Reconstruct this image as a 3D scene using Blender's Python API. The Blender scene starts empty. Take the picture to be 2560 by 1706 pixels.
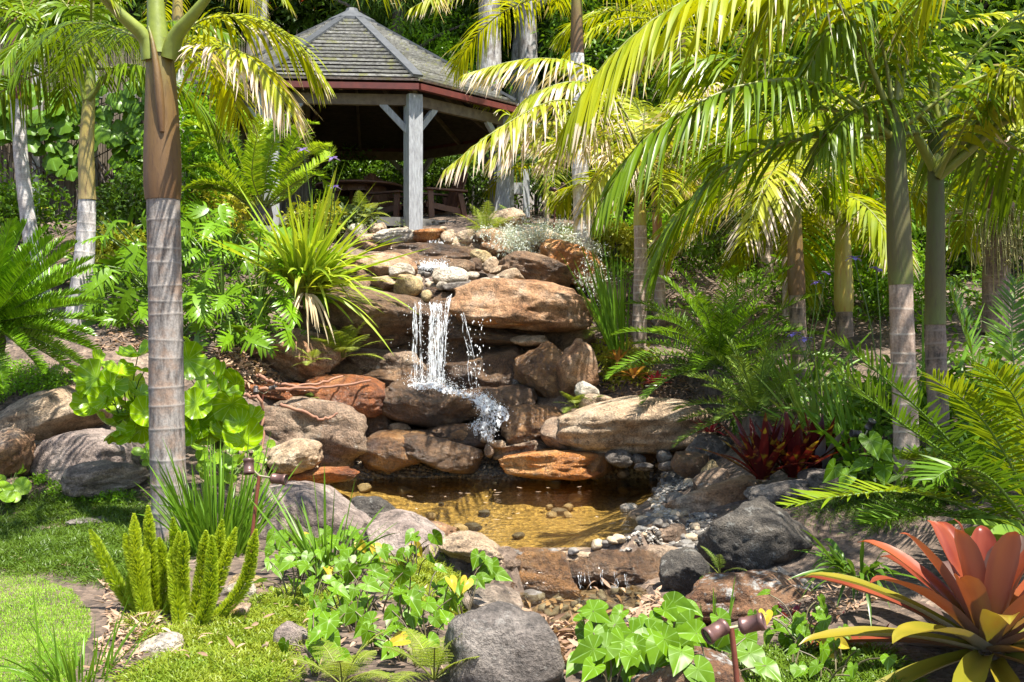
import bpy, bmesh, math, random
import numpy as np
from mathutils import Vector, Matrix

# ---------------------------------------------------------------- camera, sky, sun, exposure
SC = bpy.context.scene
COL = SC.collection
F, HC = 2800.0, 1.6                       # focal length in photograph pixels, eye height
cd = bpy.data.cameras.new('camera'); cam = bpy.data.objects.new('camera', cd); COL.objects.link(cam)
cd.sensor_width = 36.0; cd.lens = 36.0 * F / 2560.0; cd.clip_start = 0.1; cd.clip_end = 400
cam.location = (0, 0, HC); cam.rotation_euler = (math.radians(90), 0, 0)
SC.camera = cam
SUN = Vector((0.23, -0.27, 0.93)).normalized()
world = bpy.data.worlds.new("World"); SC.world = world; world.use_nodes = True
wn = world.node_tree.nodes; wl = world.node_tree.links
for n in list(wn): wn.remove(n)
sky = wn.new('ShaderNodeTexSky'); sky.sky_type = 'NISHITA'; sky.sun_disc = False
sky.sun_elevation = math.asin(SUN.z); sky.sun_rotation = math.atan2(SUN.x, SUN.y)
bgn = wn.new('ShaderNodeBackground'); bgn.inputs[1].default_value = 0.105
wo = wn.new('ShaderNodeOutputWorld'); wl.new(sky.outputs[0], bgn.inputs[0]); wl.new(bgn.outputs[0], wo.inputs[0])
sd = bpy.data.lights.new('sun', 'SUN'); sd.energy = 5.0; sd.angle = math.radians(0.53); sd.color = (1.0, 0.95, 0.86)
so = bpy.data.objects.new('sun', sd); COL.objects.link(so)
so.rotation_euler = SUN.to_track_quat('Z', 'Y').to_euler(); so.location = (8, -8, 25)
SC.view_settings.view_transform = 'Standard'; SC.view_settings.look = 'None'
SC.view_settings.exposure = 1.45; SC.view_settings.gamma = 1.0; SC.view_settings.use_curve_mapping = False
SC.render.engine = 'CYCLES'
SC.cycles.max_bounces = 7; SC.cycles.diffuse_bounces = 4; SC.cycles.glossy_bounces = 3
SC.cycles.transmission_bounces = 4; SC.cycles.transparent_max_bounces = 16
SC.cycles.caustics_reflective = False; SC.cycles.caustics_refractive = False
SC.cycles.sample_clamp_indirect = 6.0

# ---------------------------------------------------------------- helpers
R = np.random.default_rng(7)
UP = np.array([0., 0., 1.])
def at(px, py, D): return np.array([(px - 1280) / F * D, D, HC + (853 - py) / F * D])
def nrm(v):
    v = np.asarray(v, float); return v / np.maximum(np.linalg.norm(v, axis=-1, keepdims=True), 1e-9)

def vnoise(P, seed=0):
    P = np.asarray(P, float); i = np.floor(P).astype(np.int64); f = P - i; u = f * f * (3 - 2 * f)
    def h(a, b, c):
        n = (a * 374761393 + b * 668265263 + c * 1440662683 + seed * 974634777) & 0xFFFFFFFF
        n = ((n ^ (n >> 13)) * 1274126177) & 0xFFFFFFFF
        return ((n ^ (n >> 16)) & 0xFFFF) / 32767.5 - 1.0
    out = 0
    for dx in (0, 1):
        for dy in (0, 1):
            for dz in (0, 1):
                w = (u[..., 0] if dx else 1 - u[..., 0]) * (u[..., 1] if dy else 1 - u[..., 1]) * (u[..., 2] if dz else 1 - u[..., 2])
                out = out + w * h(i[..., 0] + dx, i[..., 1] + dy, i[..., 2] + dz)
    return out

def fbm(P, seed=0, o=3):
    s, a = 0, 1.0
    for k in range(o): s = s + a * vnoise(P * 2 ** k, seed + k * 13); a *= .5
    return s

class MB:
    """collects geometry for one mesh"""
    def __init__(s): s.V = []; s.Q = []; s.T = []; s.qm = []; s.tm = []; s.t = []; s.r = []; s.n = 0
    def add(s, V, Q=None, T=None, m=0, t=None, r=None):
        V = np.asarray(V, float).reshape(-1, 3); k = len(V)
        if Q is not None and len(Q): Q = np.asarray(Q).reshape(-1, 4) + s.n; s.Q.append(Q); s.qm.append(np.full(len(Q), m))
        if T is not None and len(T): T = np.asarray(T).reshape(-1, 3) + s.n; s.T.append(T); s.tm.append(np.full(len(T), m))
        s.V.append(V); s.t.append(np.broadcast_to(0. if t is None else t, (k,))); s.r.append(np.broadcast_to(0. if r is None else r, (k,)))
        s.n += k; return s
    def mesh(s, name, mats, off=None, smooth=True):
        me = bpy.data.meshes.new(name)
        V = np.concatenate(s.V) if s.V else np.zeros((0, 3))
        if off is not None: V = V - np.asarray(off)
        Q = np.concatenate(s.Q) if s.Q else np.zeros((0, 4), int); T = np.concatenate(s.T) if s.T else np.zeros((0, 3), int)
        nq, nt = len(Q), len(T)
        me.vertices.add(len(V)); me.vertices.foreach_set('co', V.astype(np.float32).ravel())
        me.loops.add(nq * 4 + nt * 3); me.loops.foreach_set('vertex_index', np.concatenate([Q.ravel(), T.ravel()]).astype(np.int32))
        me.polygons.add(nq + nt)
        me.polygons.foreach_set('loop_start', np.concatenate([np.arange(nq) * 4, nq * 4 + np.arange(nt) * 3]).astype(np.int32))
        mi = np.concatenate(([*s.qm] + [*s.tm]) or [np.zeros(0)]).astype(np.int32)
        me.polygons.foreach_set('material_index', mi)
        me.polygons.foreach_set('use_smooth', np.full(nq + nt, smooth))
        for nm, dat in (('t', s.t), ('rnd', s.r)):
            a = me.attributes.new(nm, 'FLOAT', 'POINT'); a.data.foreach_set('value', np.concatenate(dat).astype(np.float32))
        for m in (mats if isinstance(mats, (list, tuple)) else [mats]): me.materials.append(m)
        me.update(calc_edges=True); return me

def tag(o, label=None, cat=None, group=None, kind=None):
    for k, v in (('label', label), ('category', cat), ('group', group), ('kind', kind)):
        if v: o[k] = v
    return o
def link(name, data, parent=None, loc=None, mat=None):
    o = bpy.data.objects.new(name, data); COL.objects.link(o)
    if parent is not None: o.parent = parent
    if mat is not None: o.matrix_basis = mat
    elif loc is not None: o.location = loc
    return o
def thing(name, base, label, cat, group=None):
    o = link(name, None, None, tuple(base)); o.empty_display_size = .1
    return tag(o, label, cat, group)
def part(name, mb, mats, root, parent=None, smooth=True):
    """a mesh in world coordinates hung under root (an Empty without rotation)"""
    return link(name, mb.mesh(name, mats, root.location, smooth), parent or root)
def solo(name, mb, mats, base, label=None, cat=None, group=None, kind=None, smooth=True):
    return tag(link(name, mb.mesh(name, mats, base, smooth), None, tuple(base)), label, cat, group, kind)

def box(mb, c, sx, sy, sz, Rm=None, m=0, r=0.):
    v = np.array([[x, y, z] for x in (-.5, .5) for y in (-.5, .5) for z in (-.5, .5)]) * [sx, sy, sz]
    if Rm is not None: v = v @ np.asarray(Rm).T
    mb.add(v + c, [[0, 1, 3, 2], [4, 6, 7, 5], [0, 4, 5, 1], [2, 3, 7, 6], [0, 2, 6, 4], [1, 5, 7, 3]], m=m, r=r); return mb
def beam(mb, a, b, w, h, up=(0, 0, 1), m=0):
    a = np.asarray(a, float); b = np.asarray(b, float); y = nrm(b - a); x = nrm(np.cross(y, up)); z = np.cross(x, y)
    return box(mb, (a + b) / 2, w, np.linalg.norm(b - a), h, np.stack([x, y, z], 1), m)
def tube(mb, P, rad, n=8, m=0, t=None, r=0., caps=True, wob=0., squash=None):
    P = np.asarray(P, float); K = len(P); rad = np.broadcast_to(rad, (K,))
    T = nrm(np.gradient(P, axis=0)); ref = np.array([0, 1., 0]) if abs(T[0][1]) < .8 else np.array([1., 0, 0])
    X = nrm(np.cross(T, ref)); Y = np.cross(T, X); a = np.arange(n) / n * 2 * np.pi
    ring = X[:, None] * np.cos(a)[None, :, None] + Y[:, None] * np.sin(a)[None, :, None] * (squash or 1.)
    V = P[:, None] + ring * rad[:, None, None]
    i = np.arange(K - 1)[:, None] * n + np.arange(n)[None]; j = np.arange(K - 1)[:, None] * n + (np.arange(n) + 1)[None] % n
    Q = np.stack([i, j, j + n, i + n], -1).reshape(-1, 4)
    tt = np.repeat(np.linspace(0, 1, K) if t is None else t, n)
    base = mb.n; mb.add(V, Q, m=m, t=tt, r=r)
    if caps:
        for k, c in ((0, P[0]), (K - 1, P[-1])):
            o = np.arange(n); mb.add(np.concatenate([V[k], [c]]), T=np.stack([o, (o + 1) % n, np.full(n, n)], 1), m=m, t=tt[k * n], r=r)
    return mb
def lathe(mb, c, prof, n=24, m=0, axis=None):
    """prof: (radius, height) rows about an axis"""
    prof = np.asarray(prof, float); ax = np.array([0, 0, 1.]) if axis is None else nrm(axis)
    x = nrm(np.cross(ax, [0.3, 1, .1])); y = np.cross(ax, x); a = np.arange(n) / n * 2 * np.pi
    V = np.asarray(c) + (x * np.cos(a)[:, None] + y * np.sin(a)[:, None])[None] * prof[:, 0, None, None] + ax * prof[:, 1, None, None]
    K = len(prof); i = np.arange(K - 1)[:, None] * n + np.arange(n)[None]; j = np.arange(K - 1)[:, None] * n + (np.arange(n) + 1)[None] % n
    return mb.add(V, np.stack([i, j, j + n, i + n], -1).reshape(-1, 4), m=m, t=np.repeat(np.linspace(0, 1, K), n))
def bez(P, n=14):
    """smooth curve through control points"""
    P = np.asarray(P, float)
    if len(P) == 2: return P[0] + (P[1] - P[0]) * np.linspace(0, 1, n)[:, None]
    E = np.vstack([2 * P[0] - P[1], P, 2 * P[-1] - P[-2]]); out = []
    u = np.linspace(0, len(P) - 1 - 1e-6, n)
    for x in u:
        k = int(x); f = x - k; a, b, c, d = E[k], E[k + 1], E[k + 2], E[k + 3]
        out.append(.5 * ((2 * b) + (c - a) * f + (2 * a - 5 * b + 4 * c - d) * f * f + (3 * b - a - 3 * c + d) * f ** 3))
    return np.array(out)

PROF = {'leaflet': ([0, .12, .4, .75, 1], [.45, .95, 1, .62, .04]), 'strap': ([0, .3, .6, .85, 1], [.7, 1, .9, .55, .03]),
        'broad': ([0, .15, .45, .8, .94, 1], [.75, .95, 1, .72, .38, .06]), 'lance': ([0, .15, .4, .7, 1], [.15, .7, 1, .7, .03])}
def strips(mb, base, d, side, L, W, droop, nseg=4, prof='leaflet', fold=0., m=0, r=None, curl=0., split=False):
    """N thin blades: base, direction, side vectors; they bend down with gravity"""
    base = np.atleast_2d(base); N = len(base); d = np.broadcast_to(np.atleast_2d(d), (N, 3)); side = np.broadcast_to(np.atleast_2d(side), (N, 3))
    L = np.broadcast_to(L, (N,)).astype(float); W = np.broadcast_to(W, (N,)).astype(float); droop = np.broadcast_to(droop, (N,)).astype(float)
    r = R.random(N) if r is None else np.broadcast_to(r, (N,))
    s = np.linspace(0, 1, nseg + 1); pw = np.interp(s, *PROF[prof])
    ln = L / np.sqrt(1 + droop ** 2)
    P = base[:, None] + d[:, None] * (ln[:, None] * s)[..., None] - UP * (droop * ln)[:, None, None] * (s ** 2)[None, :, None]
    if curl:
        P = P + side[:, None] * (curl * L[:, None] * (R.normal(0, 1, N)[:, None]) * (s ** 2)[None])[..., None]
    T = nrm(d[:, None] - UP * (2 * droop[:, None] * s)[..., None])
    S = nrm(side[:, None] - (side[:, None] * T).sum(-1, keepdims=True) * T); Nn = np.cross(S, T)
    hw = (W[:, None] * pw[None] / 2)[..., None]
    if fold: cols = [P - S * hw + Nn * hw * fold, P, P + S * hw + Nn * hw * fold]
    else: cols = [P - S * hw, P + S * hw]
    C = len(cols); V = np.stack(cols, 2); K = nseg + 1
    k = (np.arange(nseg)[:, None] * C + np.arange(C - 1)[None]).ravel(); q = np.stack([k, k + 1, k + 1 + C, k + C], 1)
    tt = np.repeat(s, C)
    if split: return [(V[i].reshape(-1, 3), q, tt, r[i]) for i in range(N)]
    Q = (q[None] + (np.arange(N) * K * C)[:, None, None]).reshape(-1, 4)
    return mb.add(V, Q, m=m, t=np.tile(tt, N), r=np.repeat(r, K * C))

# ---------------------------------------------------------------- materials
def nodes(name):
    m = bpy.data.materials.new(name); m.use_nodes = True; nt = m.node_tree
    for n in list(nt.nodes): nt.nodes.remove(n)
    out = nt.nodes.new('ShaderNodeOutputMaterial')
    def N(t, **kw):
        n = nt.nodes.new(t)
        for k, v in kw.items():
            if k.startswith('i_'): 
                key = k[2:].replace('_', ' ')
                n.inputs[int(key) if key.isdigit() else key].default_value = v
            else: setattr(n, k, v)
        return n
    def Lk(a, b): nt.links.new(a, b)
    return m, nt, out, N, Lk
def c4(c): return (c[0], c[1], c[2], 1.)
def ramp(N, stops):
    n = N('ShaderNodeValToRGB'); e = n.color_ramp.elements
    while len(e) < len(stops): e.new(.5)
    for k, (p, c) in enumerate(stops): e[k].position = p; e[k].color = c4(c) if not np.isscalar(c) else (c, c, c, 1)
    return n
def mixc(N, Lk, fac, a, b, mode='MIX'):
    n = N('ShaderNodeMix', data_type='RGBA', blend_type=mode)
    for s, v in ((n.inputs[0], fac), (n.inputs[6], a), (n.inputs[7], b)):
        if hasattr(v, 'links') or hasattr(v, 'is_linked'): Lk(v, s)
        elif np.isscalar(v): s.default_value = v
        else: s.default_value = c4(v)
    return n.outputs[2]
def mth(N, Lk, op, a, b=0.):
    n = N('ShaderNodeMath', operation=op)
    for s, v in ((n.inputs[0], a), (n.inputs[1], b)):
        if np.isscalar(v): s.default_value = v
        else: Lk(v, s)
    return n.outputs[0]

def leafmat(name, c1, c2, trans=.35, rough=.42, tip=None, tip0=.7, vein=None, under=None, spec=.5, base=None, patch=None, tyel=(1.5, 1.35, .55)):
    fx = lambda c: (max(c[0], .5 * c[1]), c[1], c[2] * .7) if c[1] > c[0] and c[1] > c[2] * 1.6 else c
    c1, c2 = fx(c1), fx(c2); spec *= .5; trans *= .85
    if c2[1] > c2[0]: c2 = tuple(x * .88 for x in c2)
    m, nt, out, N, Lk = nodes(name)
    at_r = N('ShaderNodeAttribute', attribute_name='rnd'); oi = N('ShaderNodeObjectInfo'); at_t = N('ShaderNodeAttribute', attribute_name='t')
    tc = N('ShaderNodeTexCoord'); no = N('ShaderNodeTexNoise', i_Scale=3.0, i_Detail=3.0); Lk(tc.outputs['Object'], no.inputs['Vector'])
    f = mth(N, Lk, 'ADD', mth(N, Lk, 'MULTIPLY', at_r.outputs['Fac'], .55), mth(N, Lk, 'MULTIPLY', oi.outputs['Random'], .4))
    f = mth(N, Lk, 'ADD', f, mth(N, Lk, 'MULTIPLY', mth(N, Lk, 'SUBTRACT', no.outputs['Fac'], .4), 1.1))
    rp = ramp(N, [(.0, c1), (.95, c2)]); Lk(f, rp.inputs[0]); col = rp.outputs[0]
    if base is not None:
        b = ramp(N, [(0., 1.), (.35, 0.)]); Lk(at_t.outputs['Fac'], b.inputs[0]); col = mixc(N, Lk, b.outputs[0], col, base)
    if patch is not None:
        n2 = N('ShaderNodeTexNoise', i_Scale=9.0, i_Detail=4.0); Lk(tc.outputs['Object'], n2.inputs['Vector'])
        b = ramp(N, [(.56, 0.), (.68, 1.)]); Lk(n2.outputs['Fac'], b.inputs[0]); col = mixc(N, Lk, b.outputs[0], col, patch)
    if vein is not None:
        k, vc = vein; sp = N('ShaderNodeSeparateXYZ'); Lk(tc.outputs['Object'], sp.inputs[0])
        an = mth(N, Lk, 'ARCTAN2', sp.outputs[0], sp.outputs[1]); w = mth(N, Lk, 'ABSOLUTE', mth(N, Lk, 'SINE', mth(N, Lk, 'MULTIPLY', an, k)))
        b = ramp(N, [(.0, .95), (.2, 0.)]); Lk(w, b.inputs[0]); col = mixc(N, Lk, b.outputs[0], col, vc)
    if tip is not None:
        n3 = N('ShaderNodeTexNoise', i_Scale=6.0, i_Detail=2.0); Lk(tc.outputs['Object'], n3.inputs['Vector'])
        e = mth(N, Lk, 'ADD', at_t.outputs['Fac'], mth(N, Lk, 'MULTIPLY', mth(N, Lk, 'SUBTRACT', at_r.outputs['Fac'], .5), .5))
        e = mth(N, Lk, 'ADD', e, mth(N, Lk, 'MULTIPLY', mth(N, Lk, 'SUBTRACT', n3.outputs['Fac'], .5), .5))
        b = ramp(N, [(tip0, 0.), (min(1., tip0 + .14), 1.)]); Lk(e, b.inputs[0]); col = mixc(N, Lk, b.outputs[0], col, tip)
    tcol = mixc(N, Lk, 1.0, col, tyel, 'MULTIPLY')
    if under is not None:
        g = N('ShaderNodeNewGeometry'); col = mixc(N, Lk, g.outputs['Backfacing'], col, under)
    p = N('ShaderNodeBsdfPrincipled', i_Roughness=rough); p.inputs['Specular IOR Level'].default_value = spec; Lk(col, p.inputs['Base Color'])
    tr = N('ShaderNodeBsdfTranslucent'); Lk(tcol, tr.inputs[0]); mx = N('ShaderNodeMixShader', i_0=trans)
    Lk(p.outputs[0], mx.inputs[1]); Lk(tr.outputs[0], mx.inputs[2]); Lk(mx.outputs[0], out.inputs[0]); return m

def rockmat(name, c1, c2, c3, lichen=.0, lcol=(.42, .42, .36), rough=.75, wet=0., stripes=0., scale=1., moss=0.):
    m, nt, out, N, Lk = nodes(name)
    tc = N('ShaderNodeTexCoord'); oi = N('ShaderNodeObjectInfo')
    va = N('ShaderNodeVectorMath', operation='ADD'); Lk(tc.outputs['Object'], va.inputs[0])
    sc = N('ShaderNodeVectorMath', operation='SCALE'); Lk(oi.outputs['Location'], sc.inputs[0]); sc.inputs[3].default_value = 3.1
    Lk(sc.outputs[0], va.inputs[1]); vec = va.outputs[0]
    n1 = N('ShaderNodeTexNoise', i_Scale=2.6 * scale, i_Detail=8.0, i_Roughness=.62); Lk(vec, n1.inputs['Vector'])
    n2 = N('ShaderNodeTexNoise', i_Scale=9.0 * scale, i_Detail=10.0, i_Roughness=.7); Lk(vec, n2.inputs['Vector'])
    n3 = N('ShaderNodeTexNoise', i_Scale=55.0 * scale, i_Detail=4.0, i_Roughness=.7); Lk(vec, n3.inputs['Vector'])
    rp = ramp(N, [(.3, c1), (.5, c2), (.68, c3)]); Lk(n1.outputs['Fac'], rp.inputs[0])
    fine = ramp(N, [(.3, .35), (.5, 1.), (.7, 1.45)]); Lk(n2.outputs['Fac'], fine.inputs[0])
    col = mixc(N, Lk, 1., rp.outputs[0], fine.outputs[0], 'MULTIPLY')
    gr = ramp(N, [(.36, .55), (.5, 1.), (.64, 1.35)]); Lk(n3.outputs['Fac'], gr.inputs[0])
    col = mixc(N, Lk, .85, col, gr.outputs[0], 'MULTIPLY')
    wp = N('ShaderNodeVectorMath', operation='ADD'); Lk(vec, wp.inputs[0]); Lk(n1.outputs['Color'], wp.inputs[1])
    cr = N('ShaderNodeTexVoronoi', feature='DISTANCE_TO_EDGE', i_Scale=1.9 * scale); Lk(wp.outputs[0], cr.inputs['Vector'])
    b = ramp(N, [(.0, .3), (.03, 1.)]); Lk(cr.outputs['Distance'], b.inputs[0]); col = mixc(N, Lk, .75, col, b.outputs[0], 'MULTIPLY')
    if stripes:
        wv = N('ShaderNodeTexWave', wave_type='BANDS', bands_direction='Z', i_Scale=2.2 * scale, i_Distortion=9.0, i_Detail=3.0); Lk(vec, wv.inputs['Vector'])
        b = ramp(N, [(.25, .55), (.6, 1.15)]); Lk(wv.outputs['Fac'], b.inputs[0]); col = mixc(N, Lk, stripes, col, b.outputs[0], 'MULTIPLY')
    if lichen:
        n4 = N('ShaderNodeTexNoise', i_Scale=5.5 * scale, i_Detail=9.0, i_Roughness=.75); Lk(vec, n4.inputs['Vector'])
        lo = .72 - .26 * lichen; b = ramp(N, [(lo, 0.), (lo + .07, .85)]); Lk(n4.outputs['Fac'], b.inputs[0]); col = mixc(N, Lk, b.outputs[0], col, lcol)
        n5 = N('ShaderNodeTexVoronoi', i_Scale=17. * scale); Lk(vec, n5.inputs['Vector'])
        b = ramp(N, [(.02 + .1 * lichen, .45), (.09 + .14 * lichen, 0.)]); Lk(n5.outputs['Distance'], b.inputs[0]); col = mixc(N, Lk, b.outputs[0], col, lcol)
    bp = N('ShaderNodeBump', i_Strength=1., i_Distance=.07); hs = mth(N, Lk, 'ADD', n2.outputs['Fac'], mth(N, Lk, 'MULTIPLY', n3.outputs['Fac'], .4))
    Lk(hs, bp.inputs['Height'])
    p = N('ShaderNodeBsdfPrincipled', i_Roughness=rough); Lk(col, p.inputs['Base Color']); Lk(bp.outputs[0], p.inputs['Normal'])
    if wet:
        Lk(bp.outputs[0], p.inputs['Coat Normal']); p.inputs['Coat Weight'].default_value = wet; p.inputs['Coat Roughness'].default_value = .12
    Lk(p.outputs[0], out.inputs[0]); return m

def plainmat(name, c, rough=.6, c2=None, scale=8., stretch=(1, 1, 1), bump=.2, metal=0., spec=.5, spots=None):
    m, nt, out, N, Lk = nodes(name); tc = N('ShaderNodeTexCoord'); mp = N('ShaderNodeMapping'); mp.inputs['Scale'].default_value = stretch
    oi = N('ShaderNodeObjectInfo'); va = N('ShaderNodeVectorMath', operation='ADD'); Lk(tc.outputs['Object'], mp.inputs[0]); Lk(mp.outputs[0], va.inputs[0]); Lk(oi.outputs['Random'], va.inputs[1])
    no = N('ShaderNodeTexNoise', i_Scale=scale, i_Detail=6.0, i_Roughness=.65); Lk(va.outputs[0], no.inputs['Vector'])
    c2 = c2 or tuple(x * .6 for x in c); rp = ramp(N, [(.32, c2), (.66, c)]); Lk(no.outputs['Fac'], rp.inputs[0]); col = rp.outputs[0]
    rr = ramp(N, [(0, .75), (1, 1.2)]); Lk(oi.outputs['Random'], rr.inputs[0]); col = mixc(N, Lk, 1., col, rr.outputs[0], 'MULTIPLY')
    if spots:
        n2 = N('ShaderNodeTexNoise', i_Scale=spots[1], i_Detail=8.0, i_Roughness=.7); Lk(tc.outputs['Object'], n2.inputs['Vector'])
        b = ramp(N, [(spots[2], 0.), (spots[2] + .06, .9)]); Lk(n2.outputs['Fac'], b.inputs[0]); col = mixc(N, Lk, b.outputs[0], col, spots[0])
    p = N('ShaderNodeBsdfPrincipled', i_Roughness=rough, i_Metallic=metal); p.inputs['Specular IOR Level'].default_value = spec; Lk(col, p.inputs['Base Color'])
    bp = N('ShaderNodeBump', i_Strength=bump, i_Distance=.02); Lk(no.outputs['Fac'], bp.inputs['Height']); Lk(bp.outputs[0], p.inputs['Normal'])
    Lk(p.outputs[0], out.inputs[0]); return m

def trunkmat(name, grey, dark, scar, streak=(.3, .2, .14)):
    m, nt, out, N, Lk = nodes(name); tc = N('ShaderNodeTexCoord'); mp = N('ShaderNodeMapping'); mp.inputs['Scale'].default_value = (9, 9, 2.2); Lk(tc.outputs['Object'], mp.inputs[0])
    no = N('ShaderNodeTexNoise', i_Scale=2.0, i_Detail=7.0, i_Roughness=.65); Lk(mp.outputs[0], no.inputs['Vector'])
    n2 = N('ShaderNodeTexNoise', i_Scale=4.2, i_Detail=7.0, i_Roughness=.7); Lk(tc.outputs['Object'], n2.inputs['Vector'])
    n3 = N('ShaderNodeTexNoise', i_Scale=60.0, i_Detail=3.0); Lk(tc.outputs['Object'], n3.inputs['Vector'])
    rp = ramp(N, [(.36, tuple(x * .7 for x in dark)), (.5, grey), (.64, tuple(min(1, x * 1.4) for x in grey))]); Lk(no.outputs['Fac'], rp.inputs[0]); col = rp.outputs[0]
    b = ramp(N, [(.46, 0.), (.62, .8)]); Lk(n2.outputs['Fac'], b.inputs[0]); col = mixc(N, Lk, b.outputs[0], col, streak)
    g = ramp(N, [(.35, .75), (.65, 1.2)]); Lk(n3.outputs['Fac'], g.inputs[0]); col = mixc(N, Lk, .8, col, g.outputs[0], 'MULTIPLY')
    ar = N('ShaderNodeAttribute', attribute_name='rnd'); col = mixc(N, Lk, ar.outputs['Fac'], col, scar)
    p = N('ShaderNodeBsdfPrincipled', i_Roughness=.8); Lk(col, p.inputs['Base Color'])
    bp = N('ShaderNodeBump', i_Strength=.5, i_Distance=.02); Lk(no.outputs['Fac'], bp.inputs['Height']); Lk(bp.outputs[0], p.inputs['Normal'])
    Lk(p.outputs[0], out.inputs[0]); return m
def shaftmat(name, stops, rough=.38, blotch=(.12, .05, .03)):
    m, nt, out, N, Lk = nodes(name); tc = N('ShaderNodeTexCoord'); at_t = N('ShaderNodeAttribute', attribute_name='t')
    mp = N('ShaderNodeMapping'); mp.inputs['Scale'].default_value = (7, 7, 1.3); Lk(tc.outputs['Object'], mp.inputs[0])
    no = N('ShaderNodeTexNoise', i_Scale=1.6, i_Detail=6.0, i_Roughness=.6); Lk(mp.outputs[0], no.inputs['Vector'])
    rp = ramp(N, stops); Lk(mth(N, Lk, 'ADD', at_t.outputs['Fac'], mth(N, Lk, 'MULTIPLY', mth(N, Lk, 'SUBTRACT', no.outputs['Fac'], .5), .5)), rp.inputs[0])
    n2 = N('ShaderNodeTexNoise', i_Scale=5.0, i_Detail=6.0, i_Roughness=.7); Lk(mp.outputs[0], n2.inputs['Vector'])
    b = ramp(N, [(.5, 0.), (.72, .85)]); Lk(n2.outputs['Fac'], b.inputs[0]); col = mixc(N, Lk, b.outputs[0], rp.outputs[0], blotch)
    p = N('ShaderNodeBsdfPrincipled', i_Roughness=rough); Lk(col, p.inputs['Base Color']); bp = N('ShaderNodeBump', i_Strength=.35, i_Distance=.015); Lk(n2.outputs['Fac'], bp.inputs['Height']); Lk(bp.outputs[0], p.inputs['Normal']); Lk(p.outputs[0], out.inputs[0]); return m
# ---------------------------------------------------------------- terrain
CT = [(0,1706,5.25),(640,1706,5.25),(1000,1706,5.3),(1900,1706,5.25),(2560,1706,5.2),(0,2200,3.35),(1280,2200,3.3),(2560,2200,3.3),
 (100,1500,6.92),(300,1400,8.19),(330,1310,9.6),(430,1352,9.0),(100,1210,11.0),(-150,1300,10.4),(230,1050,12.1),(100,955,12.5),(-100,950,12.6),(300,850,13.3),
 (195,810,14.0),(100,755,15.2),(-150,780,15),(230,545,19.5),(-250,560,19.5),(450,590,18),(500,700,15.2),(500,880,13.3),(640,960,13.0),(700,1070,12.7),
 (620,1180,11.6),(700,1230,11.9),(700,1450,7.45),(900,1400,8.15),(1050,1420,7.9),(1130,1520,6.9),(1150,1600,6.1),
 (1500,1530,7.86),(1300,1490,8.2),(1400,1600,6.95),(1600,1500,8.1),(1400,1383,8.5),
 (2000,1500,6.9),(2200,1420,7.6),(2250,1210,9.0),(2000,1230,9.4),(2430,1200,8.6),(2560,1300,7.5),(2700,1150,8.6),(1720,1600,6.3),
 (1700,1200,11.9),(1750,1120,12.9),(1680,1330,9.4),(1800,1300,9.2),(1500,1030,13.2),(1700,1000,13.2),(1790,975,13.2),(1880,1070,12.1),(1600,860,14.6),(1650,800,15.2),
 (2000,860,14),(2300,900,12.2),(2100,800,14.6),(2700,850,12.5),(1455,620,16.6),(1700,650,18.5),(2000,650,18.5),(2500,750,14.8),(2800,650,18),
 (1500,562,20),(1030,575,17.7),(850,562,18.2),(1280,560,18.2),(1100,550,22),(500,560,22),(1700,560,22),(2300,560,22),(0,545,22),(2800,560,22),(-300,545,22),
 (1100,690,15.5),(1100,622,16.6),(1100,738,14.7),(1000,690,15.5),(1100,1000,14.1),(1100,1092,13.6),(1250,1180,13.2),(900,1168,13.0),(850,950,14.2),(1400,790,15),(1400,960,14.1),(900,760,15),(850,690,15.6)]
CP = np.array([at(*c) for c in CT])
def _tps(d2): return np.where(d2 > 1e-12, .5 * d2 * np.log(np.maximum(d2, 1e-12)), 0)
_n = len(CP); _A = np.zeros((_n + 3, _n + 3)); _d2 = ((CP[:, None, :2] - CP[None, :, :2]) ** 2).sum(-1)
_A[:_n, :_n] = _tps(_d2) + np.eye(_n) * .03; _A[:_n, _n] = 1; _A[:_n, _n + 1:] = CP[:, :2]; _A[_n:, :_n] = _A[:_n, _n:].T
_w = np.linalg.solve(_A, np.concatenate([CP[:, 2], np.zeros(3)]))
POOLPX = [(690,1224),(800,1210),(900,1200),(1000,1196),(1120,1197),(1230,1199),(1300,1202),(1500,1198),(1600,1196),(1660,1200),(1650,1228),(1610,1258),(1570,1288),(1600,1306),(1580,1332),(1500,1366),(1440,1384),(1330,1390),(1265,1384),(1180,1378),(1100,1362),(1020,1340),(940,1312),(880,1290),(780,1262)]
POOL = np.array([at(px, py, HC * F / (py - 853))[:2] for px, py in POOLPX])
POOL = bez(np.vstack([POOL, POOL[:1]]), 90)[:-1]
STR = bez(np.array([at(px, py, (HC + .2) * F / (py - 853))[:2] for px, py in [(1275,1476),(1400,1462),(1560,1458),(1620,1484),(1590,1540),(1490,1590),(1380,1575),(1270,1515),(1275,1476)]]), 50)[:-1]
def polydist(X, Y, poly):
    """signed distance, positive inside"""
    P = np.stack([X, Y], -1); a = poly; b = np.roll(poly, -1, 0); d = np.full(X.shape, 1e9); ins = np.zeros(X.shape, bool)
    for k in range(len(a)):
        e = b[k] - a[k]; w = P - a[k]; t = np.clip((w @ e) / (e @ e), 0, 1); d = np.minimum(d, np.linalg.norm(w - t[..., None] * e, axis=-1))
        c = (a[k, 1] > Y) != (b[k, 1] > Y); xi = a[k, 0] + (Y - a[k, 1]) / (e[1] if abs(e[1]) > 1e-9 else 1e-9) * e[0]; ins ^= c & (X < xi)
    return np.where(ins, d, -d)
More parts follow.
